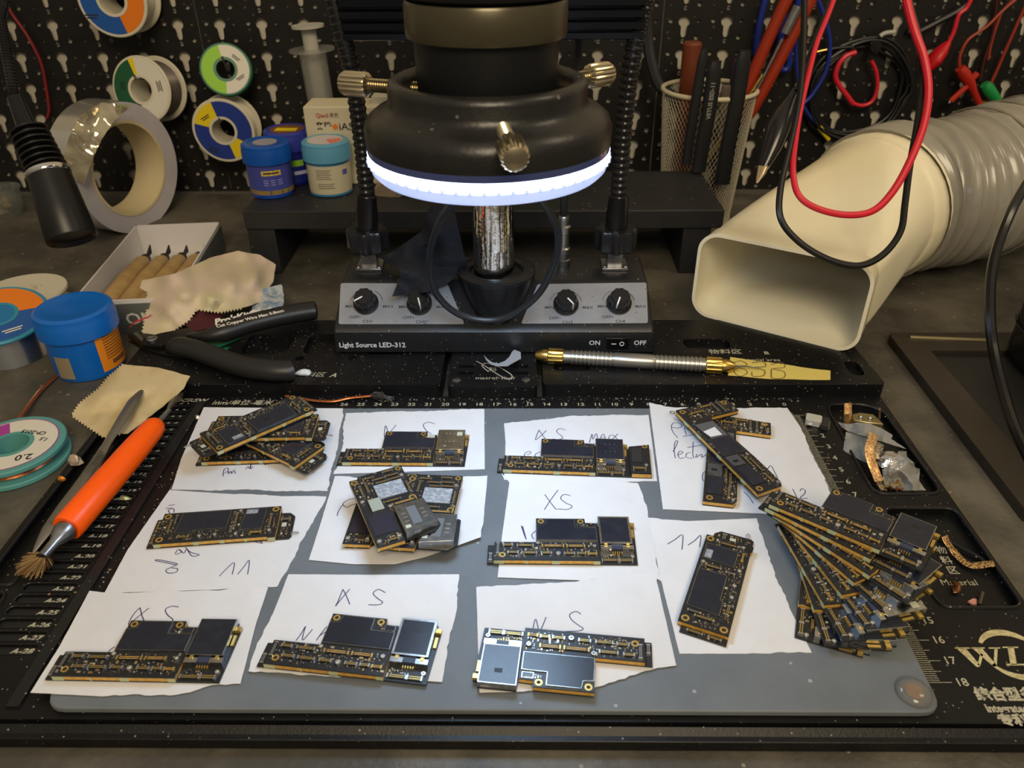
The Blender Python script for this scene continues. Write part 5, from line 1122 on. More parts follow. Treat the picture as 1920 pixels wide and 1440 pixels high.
for nm, rr_, lines in (('jar_words', 1.80, [(-90, -50, 2.1, .12)]), ('jar_words', 1.80, [(-92+k*18, -80+k*18, 1.55-.18*j, .07) for k in range(3) for j in range(3)])):
    mb = MB()
    for a0, a1, z, h in lines: arcpatch(mb, c, rr_, ST+z, ST+z+h, a0, a1, 5)
    part(nm, mb, M('navy_words', (40, 36, 60), .6) if len(lines) == 1 else M('pale_words', (140, 140, 196), .6), t, flat=True)
c = on(553, 338); jar('dark navy flux jar half hidden behind the blue one', (c.x, c.y, ST), 1.85, 2.0, 3.1, 1.3, M('navy_jar', (20, 26, 110), .35), M('navy_lid', (48, 56, 150), .3),
    [('printed_sleeve', .35, 2.9, -180, 180, M('navy_sleeve', (24, 34, 120), .4)), ('lime_stroke', 1.7, 2.2, -75, -45, lime), ('white_words', 1.0, 1.3, -72, -35, M('jar_white', (190, 196, 220), .5))], ridges=False, group='flux jars on the riser shelf')
mb = MB(); mb.lathe((c.x, c.y, ST+4.3), (0, 0, 1), [(1.45, -.06), (1.45, .06)], 28); mb.mat(1).box((c.x, c.y-.2, ST+4.37), (1.8, .9, .02)); solo('lid_seal', mb, [M('brown_seal', (120, 74, 40), .5), yellowP], 'round yellow and brown seal on the navy jar lid', 'seal', (c.x, c.y, ST+4.3))
c = on(622, 358); t = jar('flux jar with sky blue lid and cream printed body on the riser shelf', (c.x, c.y, ST), 1.75, 1.95, 3.0, 1.25, M('jar_cream', (206, 198, 168), .5), M('sky_lid', (92, 158, 190), .35),
    [('lid_collar', 2.55, 2.85, -180, 180, M('collar_blue', (50, 120, 164), .4)), ('foot_band', .08, .25, -180, 180, M('collar_blue', (50, 120, 164), .4))], ridges=False, group='flux jars on the riser shelf')
mb = MB(); mb.lathe((c.x, c.y, ST+4.18), (0, 0, 1), [(1.5, -.06), (1.5, .05)], 28); mb.mat(1); sector(mb, Matrix.Translation((c.x, c.y, ST+4.24)), .2, 1.3, -60, 20); part('lid_sticker', mb, [M('pale_sticker', (196, 188, 190), .5), M('coral_print', (214, 120, 100), .5)], t)
mb = MB()
for k in range(5): arcpatch(mb, c, 1.80, ST+2.2-.17*k, ST+2.26-.17*k, -112, -72-4*(k % 2), 6)
for k in range(3): arcpatch(mb, c, 1.80, ST+1.1-.17*k, ST+1.16-.17*k, -110, -66-4*(k % 2), 6)
part('jar_words', mb, M('grey_words', (140, 136, 120), .6), t, flat=True)
mb = MB(); arcpatch(mb, c, 1.80, ST+1.75, ST+2.15, -40, -25, 5); part('blue_emblem', mb, M('emblem_blue', (84, 96, 170), .5), t, flat=True)
# white carton
bx0, bx1, bz = -33.15, -27.0, 11.0; t = thing('parts_carton', 'cream carton with a red, black and orange print behind the sky blue lidded jar', 'box', (-30, 29.5, ST))
mb = MB(); mb.box(((bx0+bx1)/2, 29.4, (ST+bz)/2), (bx1-bx0, 3.2, bz-ST)); part('carton_body', mb, M('cream_carton', (208, 198, 168), .6), t, bevel=.12)
FB = Matrix(((1, 0, 0, 0), (0, 0, -1, 27.795), (0, 1, 0, 0), (0, 0, 0, 1)))
def BP(x, y): q = GY(x, y, 27.8); return FB @ Matrix.Translation((q.x, q.z, .01))
mb = MB(); mb.text('Qianli', .48, BP(604, 217), .9, bold=.008); part('red_words', mb, M('red_print', (170, 60, 50), .6), t, flat=True)
mb = MB(); mb.text('果壳', .42, BP(626, 217), .9); mb.text('来垫', .70, BP(607, 237), .95, bold=.01); mb.text('iAS', .82, BP(649, 238), 1.1, bold=.01); part('black_words', mb, M('box_print', (60, 56, 52), .6), t, flat=True)
mb = MB(); q = GY(628.5, 238, 27.77); mb.lathe(q, (0, -1, 0), [(.22, 0), (.22, .02)], 14); part('orange_dot', mb, orangeP, t)
mb = MB()
for k, (x0, w, z) in enumerate(((-31.2, 2.6, 8.0), (-31.6, 1.6, 7.75))): mb.box((x0+w/2, 27.79, z), (w, .02, .05))
part('small_print', mb, M('grey_words', (140, 136, 120), .6), t, flat=True)
q = GY(718, 196, 28.5); mb = MB(); mb.box((q.x, 29.5, (ST+q.z+.6)/2), (1.9, 1.6, q.z+.6-ST)); solo('narrow_carton', mb, M('white_box2', (196, 188, 170), .6), 'narrow white carton between the cream carton and the ring light', 'box', (q.x, 29.5, ST), bevel=.08)
q = on(735, 366); mb = MB(); rg = []
for h, s in ((0, 1.0), (.5, 1.15), (1.1, .9), (1.5, .3)): rg.append([Vector((q.x+cos(j*2*pi/12)*1.3*s*R.uniform(.7, 1.2), q.y+.4+sin(j*2*pi/12)*1.0*s*R.uniform(.7, 1.2), ST+h)) for j in range(12)])
mb.rings(rg); solo('plastic_pouch', mb, M('cream_foil', (170, 150, 120), .25, .3), 'crumpled clear and cream pouch under the left rim of the ring light', 'pouch', (q.x, q.y, ST), flat=True)
# syringe standing behind the carton
a = GY(610, 215, 33); b = GY(585, 95, 33); a.z = ST; d = (b-a).normalized(); t = thing('syringe', 'large clear syringe standing behind the cream carton', 'syringe', tuple(a))
syr = M('syringe_clear', (196, 196, 190), .2, trans=.6, alpha=.5, ior=1.2)
a2 = GY(618, 330, 33); a2 = b-d*14
mb = MB(); L = (b-a).length; mb.lathe(a, d, [(.3, 0), (1.1, .5), (1.12, L), (1.9, L), (1.9, L+.18), (.95, L+.18), (.95, .6)], 24); part('syringe_barrel', mb, syr, t)
mb = MB(); mb.lathe(a, d, [(.9, 2.5), (.9, 3.2), (.62, 3.3), (.62, L+1.7), (1.35, L+1.8), (1.35, L+2.0), (.1, L+2.0)], 16); part('plunger', mb, M('plunger_white', (180, 178, 168), .4), t)
# ---------------------------------------------------------------- pen cup with tweezers
cc = Vector((1.0, 34.6, DZ)); Hc = 11.6; t = thing('mesh_cup', 'cream wire mesh pen cup behind the right end of the riser shelf', 'pen cup', tuple(cc))
def cr(h): return 3.2+.85*h/Hc
mb = MB(); n = 64; rows = 34; V = []; 
for i in range(rows+1):
    h = .2+(Hc-.5)*i/rows
    for j in range(n): a = 2*pi*(j+(.5 if i % 2 else 0))/n; V.append(cc+Vector((cos(a)*cr(h), sin(a)*cr(h), h)))
F_ = []
for i in range(0, rows-1):
    for j in range(n):
        o_ = 0 if i % 2 == 0 else 1
        b0 = i*n+j; l = (i+1)*n+((j-1) % n if i % 2 == 0 else j); r_ = (i+1)*n+(j if i % 2 == 0 else (j+1) % n); tp = (i+2)*n+j
        F_.append((b0, r_, tp, l))
mb.add(V, F_); o = part('mesh_wall', mb, M('cup_cream', (176, 168, 146), .45), t, flat=True, kind='stuff')
w = o.modifiers.new('wires', 'WIREFRAME'); w.thickness = .055*CM; w.use_even_offset = False
mb = MB(); mb.tube([cc+Vector((cos(2*pi*j/48)*cr(Hc), sin(2*pi*j/48)*cr(Hc), Hc)) for j in range(48)], .2, 8, closed=True); part('rim', mb, M('cup_rim', (200, 190, 160), .4), t)
mb = MB(); mb.lathe(cc, (0, 0, 1), [(3.3, 0), (3.3, .3), (.1, .3)], 40); part('cup_base', mb, M('cup_cream', (176, 168, 146), .45), t)
esd = M('esd_black', (26, 27, 30), .4)
for i, (pt, w_, lb, tx) in enumerate((([(1321, 93), (1313, 140), (1303, 200), (1293, 262), (1287, 308)], .42, 'black tweezers hooked on the cup, leftmost, with a steel clip', ''), ([(1341, 116), (1336, 160), (1328, 215), (1318, 270), (1309, 322)], .62, 'black tweezers in the middle of the mesh cup reading VETUS ESD-11', 'VETUS ESD-11'), ([(1396, 96), (1388, 150), (1378, 210), (1366, 270), (1354, 345)], .66, 'wide black tweezers on the right side of the mesh cup', ''))):
    P = [GY(x, y, 30.2+(.35 if i == 2 else 0)) for x, y in pt]; t = thing('esd_tweezers', lb, 'tweezers', tuple(P[-1]), 0, 'black tweezers at the mesh cup'); mb = MB(); mb.tube(spl(P, 6), [w_*(.55+.45*min(1, k/3)) for k in range(25)], 12, flat=.35, up=(0, 1, 0)); part('blade_pair', mb, esd, t)
    mb = MB(); Pb = [p+Vector((.15, .55, .0)) for p in P]; mb.tube(spl(Pb, 5), w_*.8, 10, flat=.3, up=(0, 1, 0)); part('rear_blade', mb, esd, t)
    if tx:
        m_ = P[1].lerp(P[2], .5); d = (P[1]-P[2]).normalized(); y_ = Vector((0, -1, 0)).cross(d).normalized(); X = Matrix((d, y_, d.cross(y_))).transposed().to_4x4(); X.translation = m_+Vector((0, -w_*.42, 0))
        mb = MB(); mb.text(tx, .48, X, 1.0, bold=.01); part('tweezer_print', mb, M('print_grey', (150, 148, 140), .6), t, flat=True)
# pliers with red handles in the cup, orange handle, pens
a = GY(1400, 200, 34.5); b = GY(1492, 10, 34.5); t = thing('red_pliers', 'red and brown handled tool leaning right out of the mesh cup', 'pliers', tuple(GY(1385, 250, 34.5)))
d = (b-a).normalized(); s_ = Vector((0, -1, 0)).cross(d).normalized(); rb = M('red_brown_handle', (150, 46, 20), .35)
e0 = GY(1372, 262, 34.5)
for k, off in enumerate((-.75, .75)):
    mb = MB(); mb.tube(spl([a-d*1+s_*off*.3, a+s_*off*.8, a+d*4+s_*off*1.1, a+d*9+s_*off*1.25, a+d*11+s_*off*1.1], 6), [.3, .4]+[.55]*20+[.5, .4, .2], 14) if False else mb.tube(spl([a-d*1+s_*off*.3, a+s_*off*.8, a+d*4+s_*off*1.1, a+d*9+s_*off*1.25, a+d*11+s_*off*1.1], 6), .52, 14); part('handle', mb, rb, t)
mb = MB(); mb.tube([a-d*5, a-d*1, a+d*.5], [.4, .7, .5], 12, flat=.5); mb.tube([a+d*1+Vector((0, -.6, 0)), a+d*6+Vector((0, -.7, 0))], .16, 8); mb.tube([a+d*6.4+Vector((0, -.7, 0)), a+d*8.6+Vector((0, -.7, 0))], [.4, .45], 10); part('steel_jaw', mb, steel, t)
for nm, lb, x0, y0, x1, y1, Y, r_, m in (('orange_screwdriver', 'dull orange handle standing in the mesh cup behind the tweezers', 1299, 78, 1290, 180, 36, .85, M('dull_orange', (110, 52, 28), .5)), ('brass_probe', 'thin brass probe leaning right inside the mesh cup', 1430, 140, 1395, 195, 33.5, .14, brass),
                                         ('clear_pen', 'pale clear pen standing in the mesh cup between two tweezers', 1362, 160, 1358, 215, 34, .42, M('pale_pen', (120, 110, 96), .4)), ('purple_pen', 'dark pen with violet clip in the mesh cup left of the wide tweezers', 1382, 110, 1368, 190, 35, .3, M('dark_violet_pen', (56, 34, 70), .35))):
    a = GY(x1, y1, Y); b = GY(x0, y0, Y); d = (b-a).normalized(); f = a-d*((a.z-DZ-.45)/d.z); mb = MB(); mb.lathe(f, d, [(r_*.5, 0), (r_, .8), (r_, (b-f).length-.2), (r_*.8, (b-f).length)], 16); solo(nm, mb, m, lb, 'pen' if 'pen' in nm else 'tool', tuple(f))
def wire(name, pts, r, m, lb, k=8, n=8, cat='cable', group=None): 
    mb = MB(); mb.tube(spl(pts, k), r, n); return solo(name, mb, m, lb, cat, tuple(pts[-1]), group)
cabk = M('rubber_black', (24, 25, 27), .4); bluew = M('blue_wire', (26, 44, 132), .45); redw = M('red_wire', (206, 34, 52), .4); ordw = M('orange_red_wire', (150, 52, 34), .5)
wire('thick_cable', [GY(1212, -30, 38), GY(1214, 60, 38), GY(1222, 120, 37.5), GY(1240, 165, 37), GY(1275, 188, 36.5), GY(1300, 195, 36.5)], .5, M('rubber_grey', (40, 42, 46), .5), 'thick dark grey cable curving down into the mesh cup from above')
Y = 41.0
for i, pts in enumerate(([(1440, -20), (1425, 40), (1418, 90), (1420, 130)], [(1500, -20), (1492, 40), (1482, 90), (1478, 125), (1465, 128), (1462, 90), (1470, 30), (1480, -20)], [(1525, -20), (1545, 30), (1556, 80), (1550, 130), (1525, 175), (1505, 195)])):
    wire('blue_wire', [GY(x, y, Y-.3*i) for x, y in pts], .3 if i < 2 else .2, bluew, ('blue wire bundle hanging at the left of the red pliers', 'folded blue wire loop hanging right of the red pliers', 'thin blue wire bowing out right of the black lead')[i], group='blue wires on the pegboard')
t = thing('plug_wire', 'thin blue wire ending in a yellow crimp plug low on the pegboard', 'cable', tuple(GY(1550, 255, 41)))
mb = MB(); mb.tube(spl([GY(1493, 20, 40.8), GY(1493, 110, 40.8), GY(1500, 180, 40.8), GY(1515, 213, 40.8), GY(1537, 240, 41)], 6), .16, 8); part('blue_lead', mb, bluew, t)
mb = MB(); a, b = GY(1536, 238, 41), GY(1554, 262, 41); mb.cyl(a, b, .26, .2, 10); part('yellow_plug', mb, yellowP, t)
# coil of black cable with red inner loop
t = thing('cable_coil', 'coil of black cable hanging on the pegboard with red and white tails', 'cable', tuple(GY(1610, 160, 41.4)))
mb = MB(); c0 = GY(1608, 172, 41.3)
for k in range(4): mb.tube([c0+Vector((cos(2*pi*j/40)*(4.0+.35*k+.2*sin(j*.4+k)), -.25*(k % 3), sin(2*pi*j/40)*(4.0+.3*k+.2*cos(j*.5+k))*.98)) for j in range(40)], .16, 7, closed=True)
part('black_coil', mb, cabk, t)
mb = MB(); mb.tube(spl([GY(x, y, 40.6) for x, y in ((1605, 98), (1585, 106), (1571, 125), (1568, 150), (1590, 182), (1600, 195))], 6), .24, 8); part('red_lead', mb, redw, t)
mb = MB(); mb.tube(spl([GY(x, y, 40.6) for x, y in ((1595, 192), (1615, 198), (1635, 190), (1645, 165), (1643, 135), (1634, 114))], 6), .18, 8); part('red_lead', mb, redw, t)
mb = MB(); mb.tube(spl([GY(x, y, 40.7) for x, y in ((1600, 88), (1570, 90), (1548, 94), (1530, 97))], 5), .17, 8); mb.mat(1).cyl(GY(1550, 93, 40.6), GY(1528, 98, 40.6), .14, .12, 8); part('brass_tip_lead', mb, [cabk, brass], t)
mb = MB(); mb.tube(spl([GY(x, y, 40.7) for x, y in ((1650, 68), (1660, 62), (1678, 60))], 4), .2, 8); part('white_tail', mb, M('white_wire', (170, 170, 158), .5), t)
mb = MB(); mb.lathe((c0.x, PEGY, c0.z+4.3), (0, -1, 0), [(.3, 0), (.3, 2.2), (.5, 2.3), (.5, 2.6)], 12); part('peg', mb, blackg, t)
# red alligator clip and test hooks on thin wires
t = thing('red_test_clip', 'red alligator clip boot on a red wire high on the pegboard', 'test clip', tuple(GY(1760, 100, 40.8)))
mb = MB(); mb.tube(spl([GY(x, y, 41) for x, y in ((1825, -10), (1812, 15), (1798, 28), (1788, 60), (1776, 85))], 6), .2, 8); part('wire', mb, redw, t)
mb = MB(); mb.tube([GY(1778, 80, 40.9), GY(1765, 96, 40.8), GY(1752, 112, 40.7), GY(1740, 128, 40.7)], [.35, .75, .9, .55], 14, flat=.7); part('boot', mb, M('red_rubber', (190, 16, 26), .4), t)
mb = MB(); mb.tube(spl([GY(x, y, 41.5) for x, y in ((1832, -10), (1800, 18), (1760, 40), (1720, 60), (1700, 60))], 6), .3, 8); solo('black_test_lead', mb, cabk, 'black lead crossing behind the red alligator clip on the pegboard', 'cable', tuple(GY(1720, 60, 41.5)))
hooks = (('red_hook_probe', (170, 36, 24), [(1910, -5), (1880, 20), (1850, 50), (1815, 75), (1800, 105), (1799, 124)], (1800, 128), (1818, 155), (1842, 208), 'red test hook probe on the pegboard above the grey hose'),
         ('green_hook_probe', (30, 140, 70), [(1925, 5), (1905, 50), (1885, 95), (1868, 135), (1856, 160)], (1846, 158), (1866, 185), (1890, 215), 'green test hook probe beside the red one'))
for nm, cl, wp, p0, p1, p2, lb in hooks:
    t = thing(nm, lb, 'test probe', tuple(GY(*p1, 40.2))); m = M(nm, cl, .4)
    mb = MB(); mb.tube(spl([GY(x, y, 40.6) for x, y in wp], 6), .14, 7); part('wire', mb, ordw, t)
    a, b, c = [GY(*q, 40.2) for q in (p0, p1, p2)]; mb = MB(); mb.tube([a, a.lerp(b, .3), b, b.lerp(c, .3), c], [.42, .58, .5, .34, .3], 12)
    if nm[0] == 'r': mb.tube([GY(1815, 160, 40.1), GY(1795, 178, 39.9), GY(1782, 190, 39.8)], .27, 10); mb.tube([GY(1822, 148, 40.4), GY(1832, 138, 40.5)], .3, 8)
    part('probe_body', mb, m, t)
    if nm[0] == 'r': mb = MB(); mb.cyl(GY(1783, 189, 39.8), GY(1779, 194, 39.7), .16, .1, 8); part('metal_tip', mb, silver, t)
mb = MB(); mb.tube([GY(1846, 190, 40.9), GY(1842, 205, 40.9), GY(1836, 216, 40.9)], [.3, .45, .3], 10); solo('yellow_hook_probe', mb, M('amber_plastic', (176, 124, 16), .45), 'yellow test hook probe tip behind the red and green ones', 'test probe', tuple(GY(1842, 205, 40.9)))
for i, pts in enumerate(([(1908, -8), (1882, 18), (1868, 50), (1858, 85), (1853, 112)], [(1870, -8), (1862, 60), (1846, 110), (1838, 150)])):
    wire('thin_orange_wire', [GY(x, y, 41.2) for x, y in pts], .12, ordw if i == 0 else M('dark_red_wire', (70, 24, 22), .5), ('thin orange red wire hanging between the red and green probes', 'thin dark red wire hanging behind the test hooks')[i])
wire('thin_red_wire', [GY(x, y, 41.5) for x, y in ((5, -10), (22, 25), (50, 65), (76, 115), (86, 160), (92, 205), (88, 222))], .14, M('dark_red_wire2', (130, 30, 36), .5), 'thin dark red wire hanging at the far left of the pegboard')
# ---------------------------------------------------------------- hanging test leads in front of the nozzle
def gd(l, zc): return [GD(x, y, z_) for (x, y), z_ in zip(l, zc if isinstance(zc, (list, tuple)) else [zc]*len(l))]
t = thing('test_leads', 'looped red and black test leads hanging in front of the white nozzle', 'cable', tuple(GD(1620, 495, 44)))
mb = MB(); mb.tube(spl(gd([(1508, -60), (1508, 20), (1505, 120), (1497, 200), (1480, 280), (1464, 350), (1464, 410), (1500, 455), (1555, 487), (1610, 498), (1655, 478), (1688, 435), (1697, 380), (1706, 310), (1722, 220), (1730, 140), (1722, 70), (1706, 10), (1695, -60)], 44), 8), .19, 10); part('black_lead', mb, M('lead_black', (26, 25, 24), .3), t)
mb = MB(); P = spl(gd([(1585, -60), (1556, 20), (1532, 80), (1516, 140), (1502, 200), (1492, 260), (1487, 320), (1497, 365), (1530, 390), (1585, 403), (1635, 396), (1672, 362), (1705, 305), (1732, 235), (1741, 170), (1733, 110), (1714, 55), (1700, 0), (1692, -60)], [44]*7+[43.6]*5+[43.6]*7), 8)
mb.tube(P, [.13+.12*(i/len(P)) for i in range(len(P))], 10); part('red_lead', mb, redw, t)
t = thing('black_test_clip', 'black booted alligator clip with steel jaw hanging left of the lead loop', 'test clip', tuple(GD(1430, 330, 46)))
mb = MB(); mb.tube(spl(gd([(1580, -60), (1558, 5), (1536, 60), (1512, 120), (1494, 170)], 45), 8), .17, 10); part('black_lead', mb, M('lead_black', (26, 25, 24), .3), t)
mb = MB(); P = gd([(1494, 168), (1486, 182), (1470, 215), (1458, 240), (1446, 275), (1430, 314)], 45.6); mb.tube(P, [.26, .3, .62, .72, .62, .36], 16, flat=.75); part('boot', mb, M('clip_boot', (30, 29, 32), .22, n=(40, (48, 44, 44), .4, .7)), t)
mb = MB(); P = gd([(1432, 310), (1427, 325), (1419, 343)], 45.5); mb.tube(P, [.34, .26, .07], 8, flat=.5); part('jaw', mb, M('jaw_nickel', (214, 190, 150), .3, .8), t)
# ================================================================ WHITE NOZZLE AND GREY HOSE
B0, B1 = Vector((-3.75, 11.35, .82)), Vector((5.55, 5.55, .82)); uo = (B1-B0); Wn = uo.length; uo.normalize(); no = Vector((-uo.y, uo.x, 0)); Hn = 5.95
t = thing('fume_nozzle_hose', 'cream white rectangular air nozzle on a grey corrugated hose, right of the box', 'duct', tuple((B0+B1)/2))
nozm = M('nozzle_cream', (232, 224, 196), .42, n=(7, (222, 208, 168), .45, .75), bump=(300, .06))
def rsec(w, h, r, c, ux, uz, n=8):
    return [c+ux*p[0]+uz*p[1] for p in rrect(w, h, r, n)]
Z = Vector((0, 0, 1)); c0 = B0+uo*(Wn/2)+Z*(Hn/2)
cR = Vector((9.9, 18.6, 5.5)); axR = Vector((.80, .60, .03)).normalized(); xR = axR.cross(Z).normalized(); zR = xR.cross(axR)
def circ(c, r, x=None, z=None, n=36):
    base = rrect(10, 10, 4.999, 8); o = []
    for p in base: a = atan2(p[1], p[0]); o.append(c+(x or xR)*cos(a)*r+(z or zR)*sin(a)*r)
    return o
def section(f, inset=0.):
    """0 mouth .. 1 round end"""
    A = rsec(Wn-2*inset, Hn-2*inset, 1.3-inset*.6, c0, uo, Z); Bc = circ(cR, 5.25-inset)
    g = f*f*(3-2*f); cm = c0.lerp(cR, f)+no*(2.2*sin(pi*f)*(1-f))
    return [((a-c0)*(1-g)+(b-cR)*g)+cm for a, b in zip(A, Bc)]
secs = [rsec(Wn+.1, Hn+.1, 1.35, c0-no*.0, uo, Z), rsec(Wn+.12, Hn+.12, 1.4, c0+no*.12, uo, Z), rsec(Wn, Hn, 1.3, c0+no*.3, uo, Z), rsec(Wn, Hn, 1.3, c0+no*1.6, uo, Z), rsec(Wn-.2, Hn-.15, 1.3, c0+no*1.75, uo, Z)]
def off(S, d): return [p+d for p in S]
K = 12; body = [off(section(k/K, .05), no*1.75*(1-k/K)) for k in range(1, K+1)]
outer = secs+body+[circ(cR+axR*.1, 5.35), circ(cR+axR*.3, 5.42), circ(cR+axR*1.9, 5.42)]
inner = [circ(cR+axR*1.9, 5.0)]+[off(section(k/K, .28), no*1.75*(1-k/K)) for k in range(K, 0, -1)]+[rsec(Wn-.5, Hn-.5, 1.15, c0+no*1.6, uo, Z), rsec(Wn-.42, Hn-.42, 1.15, c0+no*1.4, uo, Z), rsec(Wn-.32, Hn-.32, 1.2, c0, uo, Z)]
mb = MB(); mb.rings(outer+inner, cap=False, close=True); part('nozzle', mb, nozm, t, ang=40)
path = spl([cR+axR*1.0, cR+axR*4, Vector((17.5, 22.2, 5.6)), Vector((23.5, 24.6, 6.3)), Vector((31, 26.4, 7.0)), Vector((44, 28, 7.5))], 10)
hs = M('hose_grey', (150, 146, 136), .28, n=(14, (128, 123, 113), .4, .7), coat=.3); hs2 = M('hose_translucent', (140, 134, 120), .22, alpha=.88, coat=.5, bump=(55, .5))
cum = [0]
for i in range(1, len(path)): cum.append(cum[-1]+(path[i]-path[i-1]).length)
def at(s):
    i = max(0, min(len(path)-2, max(j for j in range(len(cum)) if cum[j] <= s))); f = (s-cum[i])/max(cum[i+1]-cum[i], 1e-6); return path[i].lerp(path[i+1], f)
s = 0; pts = []; rad = []
while s < cum[-1]:
    pt = at(s); k = len(pts); tight = s < 9.5; pts.append(pt)
    wv = (.5+.5*cos(s*2*pi/(.95 if tight else 2.1))); rad.append((5.35 if tight else 5.45)+(.32 if tight else .38)*wv**2+.22*noise.noise(Vector((s*.9, 1, 2)))); s += .16
n = 48; rr = []; fr = None
for i, p in enumerate(pts):
    d = (pts[min(i+1, len(pts)-1)]-pts[max(i-1, 0)]).normalized(); x = d.cross(Z).normalized(); z = x.cross(d)
    rr.append([p+(x*cos(2*pi*j/n)+z*sin(2*pi*j/n))*(rad[i]+(0 if i*.16 < 9.5 else .22*noise.noise(Vector((i*.11, j*.45, 3))))) for j in range(n)])
mb = MB(); mb.rings(rr, cap=False); part('corrugated_hose', mb, [hs], t, ang=60)
mb = MB()
for s in (10.6, 12.7, 14.8, 16.9, 19.0, 21.1, 23.2): 
    p = at(s); d = (at(s+.2)-at(s-.2)).normalized(); x = d.cross(Z).normalized(); z = x.cross(d); mb.tube([p+(x*cos(2*pi*j/48)+z*sin(2*pi*j/48))*5.85 for j in range(48)], .09, 6, closed=True)
part('hose_wire', mb, M('hose_wire', (150, 144, 130), .35, .4), t)
# ---------------------------------------------------------------- glass bead on the mat
c = G(1713, 1299, .3); mb = MB(); mb.lathe(c, (0, 0, 1), [(.62, 0), (.66, .05), (.62, .14), (.5, .25), (.3, .32), (.05, .34)], 32); t = thing('clear_dome', 'clear domed gel bead with amber centre on the lower right corner of the mat', 'bead', tuple(c)); part('dome', mb, M('clear_gel', (235, 232, 225), .05, trans=.9, ior=1.45), t)
mb = MB(); mb.lathe(c+Z*.01, (0, 0, 1), [(.30, 0), (.30, .02)], 20); part('amber_spot', mb, M('amber', (150, 110, 66), .3, .4), t)
# ---------------------------------------------------------------- USB socket at the ruler
p = G(1524, 793, .02); X = Matrix.Translation(p) @ Matrix.Rotation(radians(-22), 4, 'Z'); t = thing('charging_socket', 'tiny silver charging socket lying on the ruler near mark 1', 'connector', tuple(p))
mb = MB(); mb.prism(rrect(.85, .75, .12, 3), .02, .36, M4=X); part('shell', mb, M('bright_shell', (214, 212, 204), .4, .5), t); mb = MB(); mb.box((.62, -.05, .15), (.4, .95, .26), M4=X); part('socket_body', mb, conn, t); mb = MB()
for k in range(5): mb.box((.85, -.4+k*.18, .1), (.12, .06, .04), M4=X)
for s in (-1, 1): mb.box((-.15, s*.42, .1), (.2, .12, .06), M4=X)
part('solder_pins', mb, silver, t, flat=True)
# ---------------------------------------------------------------- things in the right hand wells
WZ = -.34
bag = M('zip_bag', (190, 190, 186), .18, trans=.25, alpha=.42, ior=1.3, bump=(60, .8))
def wellsheet(name, lb, cat, outl, extra, m, amp=.5, seed=1, fq=3, thick=.02):
    mb = MB(); pxsheet(mb, outl, extra, 'Z', amp, fq, thick, 7, seed, base=WZ+.03); t = thing(name, lb, cat, tuple(G(outl[0][0], outl[0][1], WZ))); part('sheet', mb, m, t, ang=25); return t
def z7(x, y): return (1560+x/7.2, 740+y/7.2)
def zz(l): return [(*z7(x, y), h) for x, y, h in l]
wellsheet('zip_bag', 'clear zip bag strip across the upper half of the top right well', 'bag', zz([(80, 370, .3), (200, 400, .6), (340, 375, .8), (520, 390, .9), (700, 470, .9), (820, 545, .8), (800, 600, .7), (1000, 730, .5), (600, 610, .5), (220, 495, .4), (130, 430, .3)]), [], bag, .3, 4)
wellsheet('zip_bag', 'clear zip bag with round perforations, left part of the top right well', 'bag', zz([(190, 500, .3), (520, 590, .6), (700, 680, .5), (640, 900, .2), (500, 930, -.1), (300, 840, 0), (152, 750, 0), (170, 600, .1)]), [], bag, .25, 6)
wellsheet('zip_bag', 'creased clear bag piece at the lower right of the top right well', 'bag', zz([(900, 760, .6), (1005, 760, .7), (1010, 830, .7), (1110, 920, .7), (1120, 980, .6), (1185, 1000, .5), (1175, 1160, .3), (1270, 1290, 0), (950, 1290, -.1), (700, 1200, .1), (680, 1010, .5), (800, 940, .8)]), [], bag, .5, 8, 5)
foil = M('aluminium_foil', (214, 214, 218), .16, 1, bump=(300, 1.0))
t = thing('foil_ball', 'crumpled shiny foil lump in the middle of the top right well', 'foil', tuple(G(1670, 862, WZ)))
mb = MB(); c = G(1666, 864, .25); rr = []
for i in range(1, 8): rr.append([c+Vector((cos(j*2*pi/14)*sin(pi*i/8)*.85*R.uniform(.75, 1.2)+.0, sin(j*2*pi/14)*sin(pi*i/8)*.7*R.uniform(.75, 1.2), cos(pi*i/8)*.5)) for j in range(14)])
mb.rings(rr[::-1]); part('foil', mb, foil, t, flat=True)
flex = M('gold_flex', (176, 122, 70), .35, .4, n=(900, (220, 184, 128), .45, .55)); flex2 = M('pale_flex', (176, 160, 134), .35, .5, n=(700, (110, 84, 60), .45, .6))
t = thing('flex_cable', 'copper striped flex cable standing up from the middle of the top right well', 'flex cable', tuple(G(1640, 860, WZ)))
mb = MB(); mb.tube(spl([G(*z7(562, 530), 1.2), G(*z7(540, 620), 1.2), G(*z7(505, 720), 1.1), G(*z7(520, 850), .8), G(*z7(570, 1000), .4), G(*z7(640, 1170), .1)], 6), .24, 8, flat=.12, up=(0, -.6, 1)); part('flex_strip', mb, flex, t)
mb = MB(); mb.tube(spl([G(*z7(600, 660), .9), G(*z7(590, 760), .9), G(*z7(600, 870), .7)], 6), [.12, .3, .34, .3, .22]+[.2]*8, 8, flat=.25, up=(0, 0, 1)); part('flex_pad', mb, flex2, t)
t = thing('flex_cable', 'pale flex strip running down the left side of the top right well', 'flex cable', tuple(G(1645, 900, WZ)))
mb = MB(); mb.tube(spl([G(*z7(480, 740), .6), G(*z7(540, 900), .35), G(*z7(600, 1100), .05), G(*z7(700, 1290), -.2)], 6), .17, 8, flat=.25, up=(0, 0, 1)); part('flex_strip', mb, flex2, t)
t = thing('metal_bracket', 'cream metal bracket with two bright rivets at the top of the top right well', 'bracket', tuple(G(1625, 788, WZ)))
